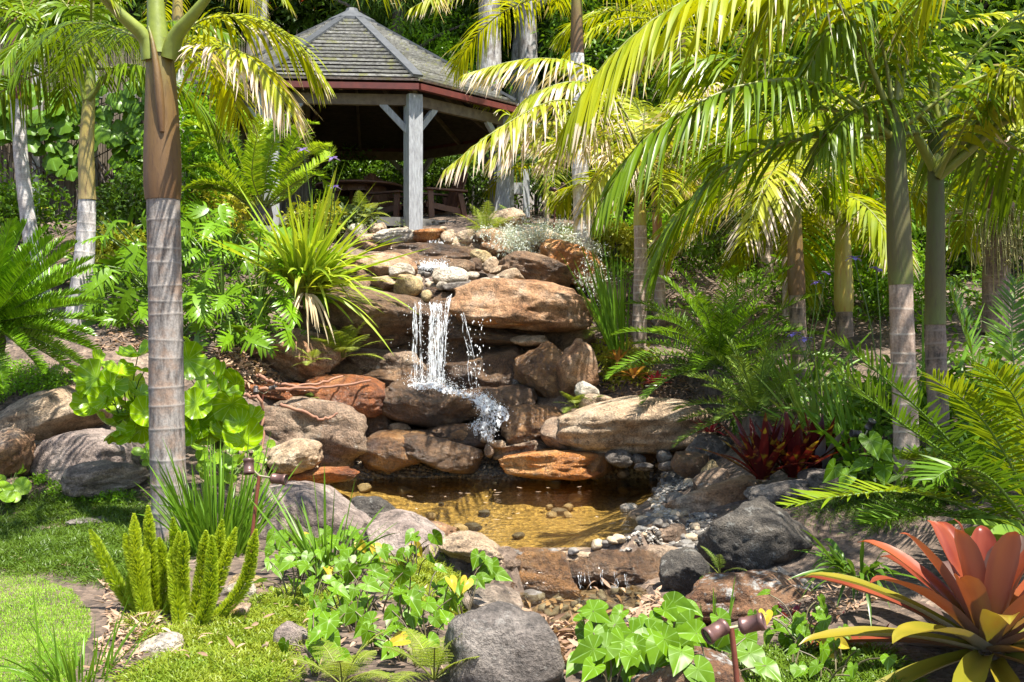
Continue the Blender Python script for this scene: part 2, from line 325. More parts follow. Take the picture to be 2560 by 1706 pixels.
def terr(X, Y):
    X = np.asarray(X, float); Y = np.asarray(Y, float); Yc = np.clip(Y, 3.2, 22); lim = .5 * Yc + .8; Xc = np.clip(X, -lim, lim)
    Z = _w[_n] + _w[_n + 1] * Xc + _w[_n + 2] * Yc
    for k in range(_n): Z = Z + _w[k] * _tps((Xc - CP[k, 0]) ** 2 + (Yc - CP[k, 1]) ** 2)
    P = np.stack([X, Y, 0 * X], -1); Z = Z + .035 * fbm(P * 1.7, 3, 3)
    Z = Z + np.maximum(0, Y - 22) * .16 + np.maximum(0, Y - 34) * .9 + np.maximum(0, np.abs(X) - 14) * .1
    pd = polydist(X, Y, POOL)
    Z = np.where(pd > 0, np.minimum(Z, -.02 - np.minimum(.28, pd * .45)), np.where(pd > -.35, np.maximum(Z, .02 + np.minimum(.12, -pd * .3)) if True else Z, Z))
    # the outlet lip and the stream bed below it
    sx, sy = (X - .45) / .95, (Y - 7.1) / 1.25; k = np.clip(1.25 - np.sqrt(sx ** 2 + sy ** 2), 0, 1) * (pd < -.05)
    Z = Z - k * .04; sdp = polydist(X, Y, STR)
    return np.where(sdp > 0, np.minimum(Z, -.21 - np.minimum(.06, sdp * .3)), np.where(sdp > -.2, np.maximum(Z, -.185 + np.minimum(.03, -sdp * .3)), Z))
gx = np.arange(-14, 14.01, .08); gy = np.arange(2.4, 27, .08); GX, GY = np.meshgrid(gx, gy); GH = terr(GX, GY)
def gz(x, y):
    x = np.asarray(x, float); y = np.asarray(y, float); u = np.clip((x + 14) / .08, 0, len(gx) - 2); v = np.clip((y - 2.4) / .08, 0, len(gy) - 2)
    i = u.astype(int); j = v.astype(int); a = u - i; b = v - j
    return (GH[j, i] * (1 - a) + GH[j, i + 1] * a) * (1 - b) + (GH[j + 1, i] * (1 - a) + GH[j + 1, i + 1] * a) * b
_Dm = np.linspace(3.4, 26, 700)
def ons(px, py):
    """points of the ground under many photograph pixels"""
    px = np.atleast_1d(np.asarray(px, float)); py = np.atleast_1d(np.asarray(py, float)); out = np.zeros((len(px), 3))
    for s in range(0, len(px), 4000):
        X = (px[s:s + 4000, None] - 1280) / F * _Dm; Zr = HC + (853 - py[s:s + 4000, None]) / F * _Dm
        below = Zr <= gz(X, np.broadcast_to(_Dm, X.shape)); k = np.where(below.any(1), below.argmax(1), len(_Dm) - 1)
        D = _Dm[k]; x = (px[s:s + 4000] - 1280) / F * D; out[s:s + 4000] = np.stack([x, D, gz(x, D)], 1)
    return out
def on(px, py): return ons(px, py)[0]
def inpoly(poly, n):
    """n random ground points seen inside a photograph polygon"""
    poly = np.array(poly, float); lo, hi = poly.min(0), poly.max(0); out = []
    got = 0
    while got < n:
        q = lo + (hi - lo) * R.random((n * 2, 2)); k = q[polydist(q[:, 0], q[:, 1], poly) > 0]; out.append(k); got += len(k)
    q = np.concatenate(out)[:n]; return ons(q[:, 0], q[:, 1])

xs = np.concatenate([-np.geomspace(60, 14.5, 14), np.arange(-14, 14.01, .1), np.geomspace(14.5, 60, 14)])
ys = np.concatenate([np.linspace(-12, 2.2, 12), np.arange(2.4, 24, .1), np.geomspace(24, 70, 30)])
X, Y = np.meshgrid(xs, ys); Z = terr(X, Y); pdist = polydist(X, Y, POOL)
nx, ny = len(xs), len(ys); ii = (np.arange(ny - 1)[:, None] * nx + np.arange(nx - 1)[None]).ravel()
m, nt, out, N, Lk = nodes('garden_soil')
tc = N('ShaderNodeTexCoord'); n1 = N('ShaderNodeTexNoise', i_Scale=1.6, i_Detail=8.0, i_Roughness=.65); Lk(tc.outputs['Object'], n1.inputs['Vector'])
n2 = N('ShaderNodeTexVoronoi', i_Scale=24.0); Lk(tc.outputs['Object'], n2.inputs['Vector'])
n3 = N('ShaderNodeTexNoise', i_Scale=22.0, i_Detail=6.0, i_Roughness=.7); Lk(tc.outputs['Object'], n3.inputs['Vector'])
soil = ramp(N, [(.3, (.06, .042, .03)), (.55, (.15, .105, .075)), (.75, (.26, .2, .15))]); Lk(n1.outputs['Fac'], soil.inputs[0])
chips = ramp(N, [(.1, .35), (.5, 1.), (.8, 1.6)]); Lk(n2.outputs['Color'], chips.inputs[0]); scol = mixc(N, Lk, .75, soil.outputs[0], chips.outputs[0], 'MULTIPLY')
bed = ramp(N, [(.25, (.08, .05, .015)), (.5, (.31, .2, .055)), (.72, (.52, .37, .13))]); Lk(n3.outputs['Fac'], bed.inputs[0])
bed2 = mixc(N, Lk, .6, bed.outputs[0], chips.outputs[0], 'MULTIPLY')
za = N('ShaderNodeAttribute', attribute_name='t'); scol = mixc(N, Lk, za.outputs['Fac'], scol, bed2)
p = N('ShaderNodeBsdfPrincipled', i_Roughness=.9); Lk(scol, p.inputs['Base Color']); bp = N('ShaderNodeBump', i_Strength=.8, i_Distance=.04)
Lk(mth(N, Lk, 'ADD', n3.outputs['Fac'], n2.outputs['Distance']), bp.inputs['Height']); Lk(bp.outputs[0], p.inputs['Normal']); Lk(p.outputs[0], out.inputs[0]); M_SOIL = m
mb = MB().add(np.stack([X, Y, Z], -1), np.stack([ii, ii + 1, ii + 1 + nx, ii + nx], 1), t=np.clip(pdist / .12 + .3, 0, 1).ravel())
solo('ground', mb, M_SOIL, (0, 0, 0), 'brown mulched garden ground rising in a bank behind the pool', None, None, 'structure')

# pool water
m, nt, out, N, Lk = nodes('pool_water'); tc = N('ShaderNodeTexCoord'); mp = N('ShaderNodeMapping'); mp.inputs['Scale'].default_value = (1.0, 1.7, 1); Lk(tc.outputs['Object'], mp.inputs[0])
n1 = N('ShaderNodeTexNoise', i_Scale=4.2, i_Detail=6.0, i_Roughness=.55); Lk(mp.outputs[0], n1.inputs['Vector']); bp = N('ShaderNodeBump', i_Strength=.26, i_Distance=.06); Lk(n1.outputs['Fac'], bp.inputs['Height'])
gl = N('ShaderNodeBsdfGlossy', i_Roughness=.03); Lk(bp.outputs[0], gl.inputs['Normal']); tp = N('ShaderNodeBsdfTransparent'); tp.inputs[0].default_value = (.96, .92, .74, 1)
fr = N('ShaderNodeFresnel', i_IOR=1.36); Lk(bp.outputs[0], fr.inputs['Normal']); mx = N('ShaderNodeMixShader'); Lk(fr.outputs[0], mx.inputs[0]); Lk(tp.outputs[0], mx.inputs[1]); Lk(gl.outputs[0], mx.inputs[2]); Lk(mx.outputs[0], out.inputs[0]); M_POOL = m
def sheet(name, poly, z, mat, label, kind='structure'):
    bm = bmesh.new(); f = bm.faces.new([bm.verts.new((p[0], p[1], 0)) for p in poly]); bmesh.ops.triangulate(bm, faces=[f])
    if f.is_valid and f.normal.z < 0: pass
    bmesh.ops.recalc_face_normals(bm, faces=bm.faces)
    if bm.faces and list(bm.faces)[0].normal.z < 0: bmesh.ops.reverse_faces(bm, faces=bm.faces)
    me = bpy.data.meshes.new(name); bm.to_mesh(me); bm.free(); me.materials.append(mat)
    o = link(name, me, None, (0, 0, z)); return tag(o, label, None, None, kind)
cen = POOL.mean(0); sheet('pool_water', cen + (POOL - cen) * 1.02, 0.0, M_POOL, 'shallow amber pool water below the waterfall')
sheet('stream_water', STR, -.2, M_POOL, 'thin stream water below the lower cascade')

# ---------------------------------------------------------------- rocks
RM = {
 'tan': rockmat('sandstone', (.24, .15, .085), (.42, .3, .19), (.56, .44, .31), .25, (.5, .46, .38)),
 'tanrust': rockmat('rusty_sandstone', (.2, .085, .03), (.36, .2, .1), (.47, .36, .26), .2, (.5, .45, .38)),
 'rust': rockmat('iron_stained_stone', (.08, .024, .008), (.26, .08, .018), (.38, .17, .06), .1, (.4, .33, .25), .5, .35),
 'orange': rockmat('orange_stone', (.24, .075, .015), (.44, .17, .035), (.5, .3, .13), .08, (.5, .42, .3), .5, .3),
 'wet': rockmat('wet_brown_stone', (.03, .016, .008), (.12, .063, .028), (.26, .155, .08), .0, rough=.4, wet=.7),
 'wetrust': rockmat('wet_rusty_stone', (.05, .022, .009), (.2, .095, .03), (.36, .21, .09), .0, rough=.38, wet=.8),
 'dark': rockmat('dark_brown_stone', (.05, .028, .014), (.16, .09, .045), (.28, .18, .1), .35, (.3, .28, .24), .6, .15),  # dark brown body colour with greyish lichen patches
 'grey': rockmat('lichen_grey_stone', (.06, .05, .042), (.15, .125, .105), (.26, .225, .19), .6, (.36, .34, .3)),
 'darkgrey': rockmat('dark_lichen_stone', (.035, .03, .026), (.085, .072, .058), (.16, .135, .105), .6, (.28, .27, .24), .8, 0, 0, 1.4),
 'pinkgrey': rockmat('pinkish_grey_stone', (.17, .125, .1), (.28, .215, .18), (.38, .31, .26), .3, (.5, .47, .43)),
 'lichenrust': rockmat('rusty_lichen_stone', (.08, .03, .014), (.17, .08, .035), (.26, .16, .09), .7, (.44, .44, .41)),
 'stripe': rockmat('banded_stone', (.17, .12, .085), (.3, .23, .17), (.4, .33, .26), .1, (.5, .47, .42), .75, 0, .8),
 'pale': rockmat('pale_stone', (.36, .29, .21), (.52, .44, .34), (.6, .55, .47), .1, (.62, .6, .55)),
 'yellow': rockmat('yellow_stone', (.3, .2, .09), (.47, .34, .16), (.56, .45, .27), .05),
 'browngrey': rockmat('brown_grey_stone', (.1, .06, .035), (.26, .175, .115), (.38, .29, .2), .5, (.42, .4, .35)),
}
def rockmesh(name, seed, sub, p, cuts, rough, mat, w, h, dp, tilt, yaw=0.):
    bm = bmesh.new(); bmesh.ops.create_icosphere(bm, subdivisions=sub, radius=1); bm.verts.ensure_lookup_table()
    d = np.array([v.co[:] for v in bm.verts]); T = np.array([[v.index for v in f.verts] for f in bm.faces]); bm.free()
    rg = np.random.default_rng(seed); r = (np.abs(d) ** p).sum(1) ** (-1 / p)
    V = d * r[:, None]; V = V * (1 + .16 * rough * fbm(d * 1.2 + seed * 1.7, seed, 2) )[:, None]
    for _ in range(cuts):
        n = nrm(rg.normal(0, 1, 3) * [1, .8, 1]); c = rg.uniform(.62, .86); k = V @ n - c; V = V - n * (np.maximum(k, 0) * .88)[:, None]
    an = np.array([max(w, .01), dp, max(h, .01)]); S = V * an * 8
    V = V + nrm(V) * (rough * (.07 * fbm(V * 2.4 + seed, seed + 5, 3) + .035 * vnoise(V * 8 + seed, seed + 9) + .045 * np.abs(vnoise(V * [1.6, 1.6, 6.5] + seed, seed + 3)) + (.018 * vnoise(V * 19, seed) + .012 * vnoise(V * 38, seed) if sub > 4 else 0)))[:, None]
    V = V / (np.abs(V).max(0)) * np.array([w, dp, h]) / 2
    t = math.radians(tilt); c, s = math.cos(t), math.sin(t); V = V @ np.array([[c, 0, -s], [0, 1, 0], [s, 0, c]]).T @ np.eye(3)
    if yaw: c, s = math.cos(yaw), math.sin(yaw); V = V @ np.array([[c, -s, 0], [s, c, 0], [0, 0, 1]]).T
    return MB().add(V, T=T).mesh(name, mat)
ROCKN = [0]
def rock(cx, cy, w, h, D, tilt, kind, label=None, p=2.6, cuts=5, rough=1., dep=None, group=None, name='rock', cat='rock'):
    ROCKN[0] += 1; seed = 100 + ROCKN[0]
    if D is None: D = on(cx, cy + .32 * h)[1] + .1
    if D > 5.4: D = min(D, on(cx, cy)[1] + min(.25, .2 * (dep or .8)))
    W, Hh = w * 1.12 * D / F, h * 1.12 * D / F; dp = dep if dep else min(max(.75 * W, 1.1 * Hh), 1.3)
    sub = 5 if w > 110 else (4 if w > 45 else 3)
    c = at(cx, cy, D); me = rockmesh(name, seed, sub, p, cuts, rough, RM[kind], W, Hh, dp, tilt)
    return tag(link(name, me, None, tuple(c)), label, cat, group)
ROCKS = [
 # cx, cy, w, h, D, tilt (positive lifts the right end), kind, label
 (1308,768,345,128,14.2,-6,'tanrust','long rust and tan boulder overhanging to the right of the main fall',2.5,1,1,1.1),
 (1250,800,140,26,14.0,-3,'orange','thin orange stone slab under the long overhanging boulder',4,3,1,.5),
 (938,780,285,112,14.2,-5,'dark','dark boulder with pale lichen left of the main fall',3.4,5,1,1.2),
 (965,905,215,100,14.35,-8,'browngrey','sloping brown grey boulder low behind the main fall',3,5,1,.9),
 (930,850,200,60,14.5,-3,'dark','flat dark stone wedged under the lichened boulder left of the fall',3.2,4,1,.9),
 (1225,843,250,62,14.45,-2,'wet','long dark wet stone lying under the overhanging boulder',3.2,4,1,.9),
 (1218,925,195,140,14.25,4,'wet','dark round boulder in the recess behind the falling drops',2.7,4,.9,.9),
 (1368,942,160,172,13.95,12,'wetrust','tall brown boulder right of the recess behind the fall',2.8,6,1,.8),
 (1450,928,108,148,13.6,6,'tanrust','upright tan rough boulder in the sun right of the fall',2.7,7,1.4,.6),
 (1078,1008,282,116,13.45,-9,'wet','wet brown boulder that the main fall splashes on',2.8,4,1,1.1),
 (860,992,205,104,13.3,-4,'rust','orange flat topped boulder left of the splash boulder',3.2,5,1,1.0),
 (700,985,190,55,13.2,-3,'rust','low rusty slab under the dry roots left of the falls',3.2,5,1,.8),
 (775,1080,305,160,12.95,-8,'browngrey','large pitted boulder above the left shore of the pool',3,6,1.2,1.0),
 (735,888,235,122,13.75,-14,'tanrust','sunlit boulder below the split leaf plants',3,6,1,.9),
 (1322,1062,185,96,13.2,4,'wetrust','wet rusty boulder right of the white water',3,5,1,.8),
 (1583,1064,375,132,12.75,3,'tan','very long smooth tan boulder overhanging the right shore',2.6,2,.8,1.2),
 (1392,1092,80,86,12.75,-14,'browngrey','small wedge shaped stone at the left tip of the long smooth boulder',3,6,1,.5),
 (985,1130,185,100,12.95,3,'wetrust','wet rounded boulder at the back shore, left one of a touching pair',2.8,4,1,.7),
 (1102,1132,190,88,12.85,-8,'wet','wet shining boulder at the back shore, right one of a touching pair',2.7,4,1,.7),
 (1000,1072,52,32,13.15,-8,'tan','small tan cobble under the splash boulder',2.4,2,.8,.2),
 (1125,1090,88,44,13.1,4,'wetrust','reddish wet cobble beside the white water',2.4,2,.8,.3),
 (1215,1096,42,30,12.95,-20,'browngrey','small dark angular stone at the foot of the white water',2.6,4,1,.2),
 (1222,1126,24,34,12.8,8,'browngrey','small upright brown stone on the back shore gravel',2.6,4,1,.12),
 (1245,1112,40,22,12.85,0,'tan','flat tan pebble near the foot of the white water',2.6,3,1,.2),
 (1352,1162,265,74,12.65,1,'orange','bright orange flat slab at the back edge of the pool',4.2,5,1,.8),
 (1482,1160,95,66,12.6,6,'wetrust','brown rounded stone at the right end of the orange slab',2.8,5,1,.5),
 (735,1140,128,80,12.1,6,'tan','tan rounded boulder beside the clover on the left shore',2.6,4,.8,.6),
 (790,1192,195,46,12.25,5,'rust','low rusty slab along the left edge of the pool',3.2,4,1,.5),
 (1342,680,178,88,15.0,-14,'dark','dark brown boulder above the long overhanging boulder',2.9,5,1,.8),
 (1428,662,185,98,15.6,-18,'orange','rough orange boulder beneath the silver ground cover',2.8,6,1.3,.9),
 (958,665,200,84,15.4,-8,'tanrust','broad brown boulder under the strappy plant left of the upper fall',3,6,1,.9),
 (890,690,120,50,15.2,0,'dark','dark stone in the shade beneath the strappy plant',3,5,1,.7),
 (1090,640,215,56,15.9,-2,'wet','dark wet ledge behind the upper fall',3.2,4,1,.8),
 (985,592,118,42,16.6,2,'pale','pale flat stone at the left end of the top row',3.2,5,1,.5),
 (1078,590,88,30,16.5,0,'orange','rusty flat stone that the upper fall runs over',3.4,3,1,.5),
 (1121,598,38,44,16.4,0,'tan','tan upright stone right of the upper lip',2.9,4,1,.4),
 (1160,595,50,42,16.4,3,'tan','squarish tan stone second to the right of the upper lip',3.6,4,1,.4),
 (1200,592,45,36,16.4,-3,'tan','small brown stone at the right end of the top row',3,4,1,.4),
 (885,592,66,54,16.8,10,'pale','pale stone behind the strappy plant in the top row',2.7,5,1,.4),
 (940,572,50,34,17.0,0,'tan','small tan stone beside the gazebo post foot',2.7,4,1,.4),
 (1262,548,96,48,17.0,6,'tan','rounded tan boulder among the ferns beside the gazebo',2.6,4,.9,.5),
 (1340,598,110,58,16.2,-4,'tan','tan stone poking out of the silver ground cover',2.8,6,1.2,.6),
 (1235,610,80,70,16.1,-12,'tanrust','rust stained stone beside the upper cascade under the ferns',2.8,6,1.2,.6),
 (1020,716,70,54,14.6,-14,'yellow','yellow tan stone at the front of the upper basin',2.7,5,.8,.35),
 (1000,682,68,44,14.9,6,'pale','pale tan stone behind the yellow stone in the upper basin',2.7,5,.8,.35),
 (958,708,60,32,14.8,6,'tan','flat tan stone left of the yellow stone in the upper basin',2.7,5,.8,.35),
 (1126,694,90,50,14.8,-10,'pale','large pale pinkish stone in the upper basin',2.9,6,.9,.4),
 (1150,719,82,30,14.55,6,'grey','flat grey stone at the lip of the main fall',2.8,5,.9,.35),
 (1067,741,25,30,14.35,0,'yellow','small ochre pebble hanging at the lip of the main fall',2.3,1,.5,.15),
 (1155,668,62,34,15.1,-4,'dark','brown stone in the upper basin below the upper fall',2.7,5,1,.3),
 (1202,641,54,30,15.4,-10,'yellow','tan wedge stone topping the heap right of the upper fall',2.6,5,1,.3),
 (1190,662,30,34,15.3,10,'dark','small dark stone wedged in the heap right of the upper fall',2.6,5,1,.2),
 (1228,665,46,40,15.2,12,'tan','tan tilted stone in the heap right of the upper fall',2.6,5,1,.3),
 (1280,694,78,42,14.8,8,'tan','grey tan angular stone at the right of the upper basin',2.9,6,1,.35),
 (1213,708,32,26,14.55,0,'pale','white rounded pebble at the right of the upper basin lip',2.3,1,.5,.2),
 (1240,702,24,20,14.6,0,'pale','small white pebble beside the rounded white one at the basin lip',2.3,1,.5,.15),
 (1105,715,28,20,14.6,0,'pale','small cream pebble at the front of the upper basin',2.3,2,.5,.15),
 (1180,690,36,20,14.8,0,'pale','pale flat pebble in the middle of the upper basin',2.3,2,.5,.2),
 (1250,676,50,22,15.0,8,'tan','flat tan stone at the back of the upper basin heap',2.6,4,.8,.25),
 (1325,850,90,30,14.1,4,'tan','flat tan slab wedged under the right end of the overhanging boulder',3,4,1,.5),
 (1290,965,22,34,13.9,5,'grey','small grey stone stuck between two recess boulders',2.4,2,.6,.15),
 (120,1038,310,118,11.9,11,'tan','long tan boulder at the left edge behind the ligularia',2.7,4,.8,.9),
 (232,1148,275,138,11.3,6,'pinkgrey','big smooth grey pink boulder left of the palm trunk',2.7,4,.8,.9),
 (268,1200,205,92,10.7,5,'stripe','banded grey brown boulder on the mondo grass left of the palm trunk',2.9,5,.9,.7),
 (14,1140,115,130,11.0,-8,'tanrust','rusty boulder at the left edge below the long tan boulder',2.7,5,1.1,.7),
 (42,1218,58,50,10.9,0,'tan','small tan stone at the foot of the rusty left boulder',2.6,4,.8,.4),
 (258,1299,145,20,9.9,2,'grey','flat grey stepping stone sunk in the shaded mondo grass',3.4,2,.7,.6),
 (800,1318,345,185,9.5,-7,'pinkgrey','biggest pinkish grey boulder at the near left rim of the pool',2.7,4,.8,1.0),
 (1022,1352,205,112,9.05,-14,'pinkgrey','sloping pinkish boulder right of the biggest rim boulder',2.8,5,.9,.8),
 (936,1280,128,72,9.9,-8,'darkgrey','dark grey lump behind the biggest rim boulder at the water',2.6,4,1,.5),
 (1190,1374,175,70,8.75,-12,'tan','grey tan stone at the near rim of the pool beside the outlet',2.9,5,1,.5),
 (1092,1326,130,36,9.2,-14,'tanrust','thin rusty stone at the near left edge of the water',3,4,1,.35),
 (1325,1434,280,118,8.35,-2,'wetrust','wet rusty boulder that forms the left of the lower cascade',3,4,1,.55),
 (1550,1420,205,92,8.45,-4,'wet','dark wet slab that forms the right of the lower cascade',3.2,4,1,.5),
 (1645,1388,150,74,8.8,8,'browngrey','sloping brown slab between the lower cascade and the dark boulder',3,5,1,.6),
 (1715,1432,122,116,7.95,-4,'darkgrey','rounded dark grey boulder right of the lower cascade',2.5,3,.8,.45),
 (1892,1346,265,198,8.5,-4,'darkgrey','largest dark boulder with white lichen right of the pool outlet',2.7,5,.9,.8),
 (1850,1506,335,130,7.35,4,'lichenrust','rusty boulder with white lichen patches at the lower right',3,5,1,.8),
 (1262,1650,285,250,5.3,-10,'grey','big round lichen boulder at the bottom middle of the garden',2.5,4,.8,.5),
 (1705,1712,265,160,5.1,2,'lichenrust','rounded brown grey boulder at the bottom behind the taro leaves',2.6,3,.8,.5),
 (1232,1516,150,92,7.1,-10,'stripe','streaked tan boulder left of the leaf filled stream',2.7,5,.9,.5),
 (1788,1252,228,82,10.0,15,'tanrust','long pinkish tan boulder sloping up the right shore',3,5,1,.6),
 (1697,1256,64,50,10.35,6,'grey','rounded grey cobble at the right shore beside the pink boulder',2.4,1,.5,.3),
 (1664,1332,108,42,9.4,4,'browngrey','dark flat stone on the right shore pebbles',2.8,4,1,.4),
 (1695,1302,175,36,9.75,2,'tan','tan flat ledge stone at the right shore',3.4,4,1,.4),
 (1722,1165,98,72,11.7,-6,'wet','dark brown boulder at the back right corner of the pool',2.8,5,1,.5),
 (1772,1128,155,94,12.2,12,'grey','grey smooth boulder left of the red bromeliad',2.8,5,.8,.6),
 (1785,1208,94,66,10.9,14,'browngrey','brown boulder between the shore pebbles and the red bromeliad',2.8,5,1,.5),
 (1780,1180,52,58,11.3,-6,'yellow','tan squarish stone among the shore boulders',3,4,.8,.3),
 (1546,1146,66,44,12.4,2,'grey','grey stone in the shade of the very long boulder',2.6,4,.9,.35),
 (1597,1148,34,26,12.4,0,'grey','small grey stone in the dark gap under the very long boulder',2.4,2,.7,.2),
 (1610,1168,46,20,12.2,0,'grey','flat grey stone in front of the dark gap',2.6,3,.7,.25),
 (1668,1165,40,24,12.0,0,'grey','small grey stone right of the dark gap',2.5,3,.7,.2),
 (1660,1140,36,32,12.3,8,'grey','upright grey stone at the right end of the dark gap',2.5,3,.7,.2),
 (1575,1272,46,26,10.75,0,'pale','cream stone standing in the pool at the right shore',2.5,3,.7,.22),
 (1945,1236,165,64,9.3,8,'grey','grey boulder in front of the red bromeliad',2.8,5,1,.5),
 (2046,1200,96,54,9.4,10,'grey','small lichened boulder right of the red bromeliad',2.7,5,1,.4),
 (2085,1225,80,46,9.2,-5,'darkgrey','small dark boulder behind the drooping cycad frond',2.7,5,1,.4),
 (590,1490,98,58,6.95,22,'pale','pale tilted stone beside the foxtail fern',2.5,3,.6,.2),
 (616,1459,78,40,7.15,-8,'yellow','flat pale stone behind the tilted one beside the foxtail fern',2.6,3,.6,.2),
 (582,1538,100,50,6.75,8,'tanrust','tan orange stone under the tilted one beside the foxtail fern',2.8,4,.8,.25),
 (655,1490,55,34,6.9,0,'browngrey','brown pebble right of the stones by the foxtail fern',2.5,3,.8,.15),
 (398,1622,112,70,5.85,8,'pale','pale cream stone in the grass below the foxtail fern',2.7,4,.7,.22),
 (735,1612,105,95,5.95,-20,'pinkgrey','pinkish stone under the taro leaves',2.7,5,.9,.25),
 (1468,975,58,42,13.3,-6,'pale','pale stone right of the upright tan boulder',2.7,4,.8,.25),
 (1490,1006,80,46,13.1,6,'tan','tan stone lying behind the very long boulder',2.8,4,.8,.3),
 (1590,650,60,26,17.0,0,'tan','flat tan stone on the soil behind the slim palms',2.8,4,1,.4),
 (1680,800,90,60,15.0,5,'tan','tan stone behind the right cycad',2.8,5,1,.4),
 (1520,735,90,60,15.2,-6,'browngrey','brown stone behind the green iris leaves',2.8,5,1,.5),
 (770,760,70,60,14.6,6,'dark','dark stone behind the hanging dry leaves of the strappy plant',2.8,5,1,.5),
 (800,850,80,60,14.3,6,'dark','dark stone behind the lime fern',2.8,5,1,.5),
]
for q in ROCKS: rock(*q[:8], p=q[8], cuts=q[9], rough=q[10], dep=q[11], group='boulders and stones of the water garden')

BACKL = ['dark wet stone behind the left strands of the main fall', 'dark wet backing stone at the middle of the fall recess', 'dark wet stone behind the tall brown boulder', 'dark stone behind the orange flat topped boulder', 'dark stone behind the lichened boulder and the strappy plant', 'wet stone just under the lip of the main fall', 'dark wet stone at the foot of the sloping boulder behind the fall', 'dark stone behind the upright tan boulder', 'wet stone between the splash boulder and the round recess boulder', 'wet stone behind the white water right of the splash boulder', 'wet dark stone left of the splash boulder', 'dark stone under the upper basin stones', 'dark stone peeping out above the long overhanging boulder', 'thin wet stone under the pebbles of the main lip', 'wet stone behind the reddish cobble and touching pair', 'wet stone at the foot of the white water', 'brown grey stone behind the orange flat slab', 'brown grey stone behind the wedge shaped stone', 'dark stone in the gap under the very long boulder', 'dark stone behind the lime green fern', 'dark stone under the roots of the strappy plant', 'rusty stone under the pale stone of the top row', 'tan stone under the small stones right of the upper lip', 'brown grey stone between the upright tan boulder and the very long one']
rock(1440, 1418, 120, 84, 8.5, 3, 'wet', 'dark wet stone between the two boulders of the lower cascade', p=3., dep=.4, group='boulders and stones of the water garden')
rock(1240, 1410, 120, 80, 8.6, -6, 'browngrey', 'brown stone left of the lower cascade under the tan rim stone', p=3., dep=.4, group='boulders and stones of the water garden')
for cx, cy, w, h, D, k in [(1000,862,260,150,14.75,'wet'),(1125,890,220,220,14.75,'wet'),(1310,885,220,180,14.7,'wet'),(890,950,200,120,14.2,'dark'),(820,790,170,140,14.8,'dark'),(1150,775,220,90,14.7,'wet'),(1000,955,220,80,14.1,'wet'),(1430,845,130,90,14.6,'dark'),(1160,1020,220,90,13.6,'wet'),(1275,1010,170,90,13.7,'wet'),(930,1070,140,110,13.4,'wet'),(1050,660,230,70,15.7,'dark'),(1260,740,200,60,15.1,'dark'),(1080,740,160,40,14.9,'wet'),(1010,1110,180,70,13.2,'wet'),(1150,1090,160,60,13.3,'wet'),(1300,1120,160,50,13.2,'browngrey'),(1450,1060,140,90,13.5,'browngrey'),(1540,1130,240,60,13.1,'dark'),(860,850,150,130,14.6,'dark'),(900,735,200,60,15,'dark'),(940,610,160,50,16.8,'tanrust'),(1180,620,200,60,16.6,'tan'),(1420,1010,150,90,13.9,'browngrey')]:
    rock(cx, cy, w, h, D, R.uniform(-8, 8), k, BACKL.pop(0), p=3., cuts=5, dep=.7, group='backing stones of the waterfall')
# ---------------------------------------------------------------- gazebo
M_SHINGLE = plainmat('weathered_shingle', (.55, .54, .51), .85, (.17, .16, .15), 5, (3, 3, 9), .3, spots=((.4, .4, .2), 6.0, .555))
M_HIP = plainmat('hip_flashing', (.07, .075, .08), .6); M_RED = plainmat('red_gutter', (.12, .02, .012), .6, (.07, .013, .009))
M_TIMBER = plainmat('grey_timber', (.38, .39, .4), .8, (.2, .2, .21), 6, (6, 6, 1.2), .3); M_BEAM = plainmat('brown_timber', (.2, .15, .1), .8, (.1, .07, .05))
M_LINING = plainmat('ceiling_boards', (.07, .05, .035), .9, (.025, .018, .012), 4, (2, 2, 14)); M_DARKW = plainmat('stained_wood', (.17, .075, .045), .5, (.1, .04, .025), 6, (8, 8, 1.5)); M_DECK = plainmat('deck_timber', (.22, .21, .19), .85)
GX, GYc, GB, GR, ZE, ZA, FL = -2.93, 20.5, 3.33, 3.15, 5.66, 7.58, 3.6
A0 = math.radians(-85.3)
gaz = thing('gazebo', (GX, GYc, GB), 'octagonal timber gazebo with grey shingle roof and red gutter on the bank', 'gazebo')
def gv(k, r, z): a = A0 + math.radians(22.5 + 45 * k); return np.array([GX + r * math.cos(a), GYc + r * math.sin(a), z])
NB = 19
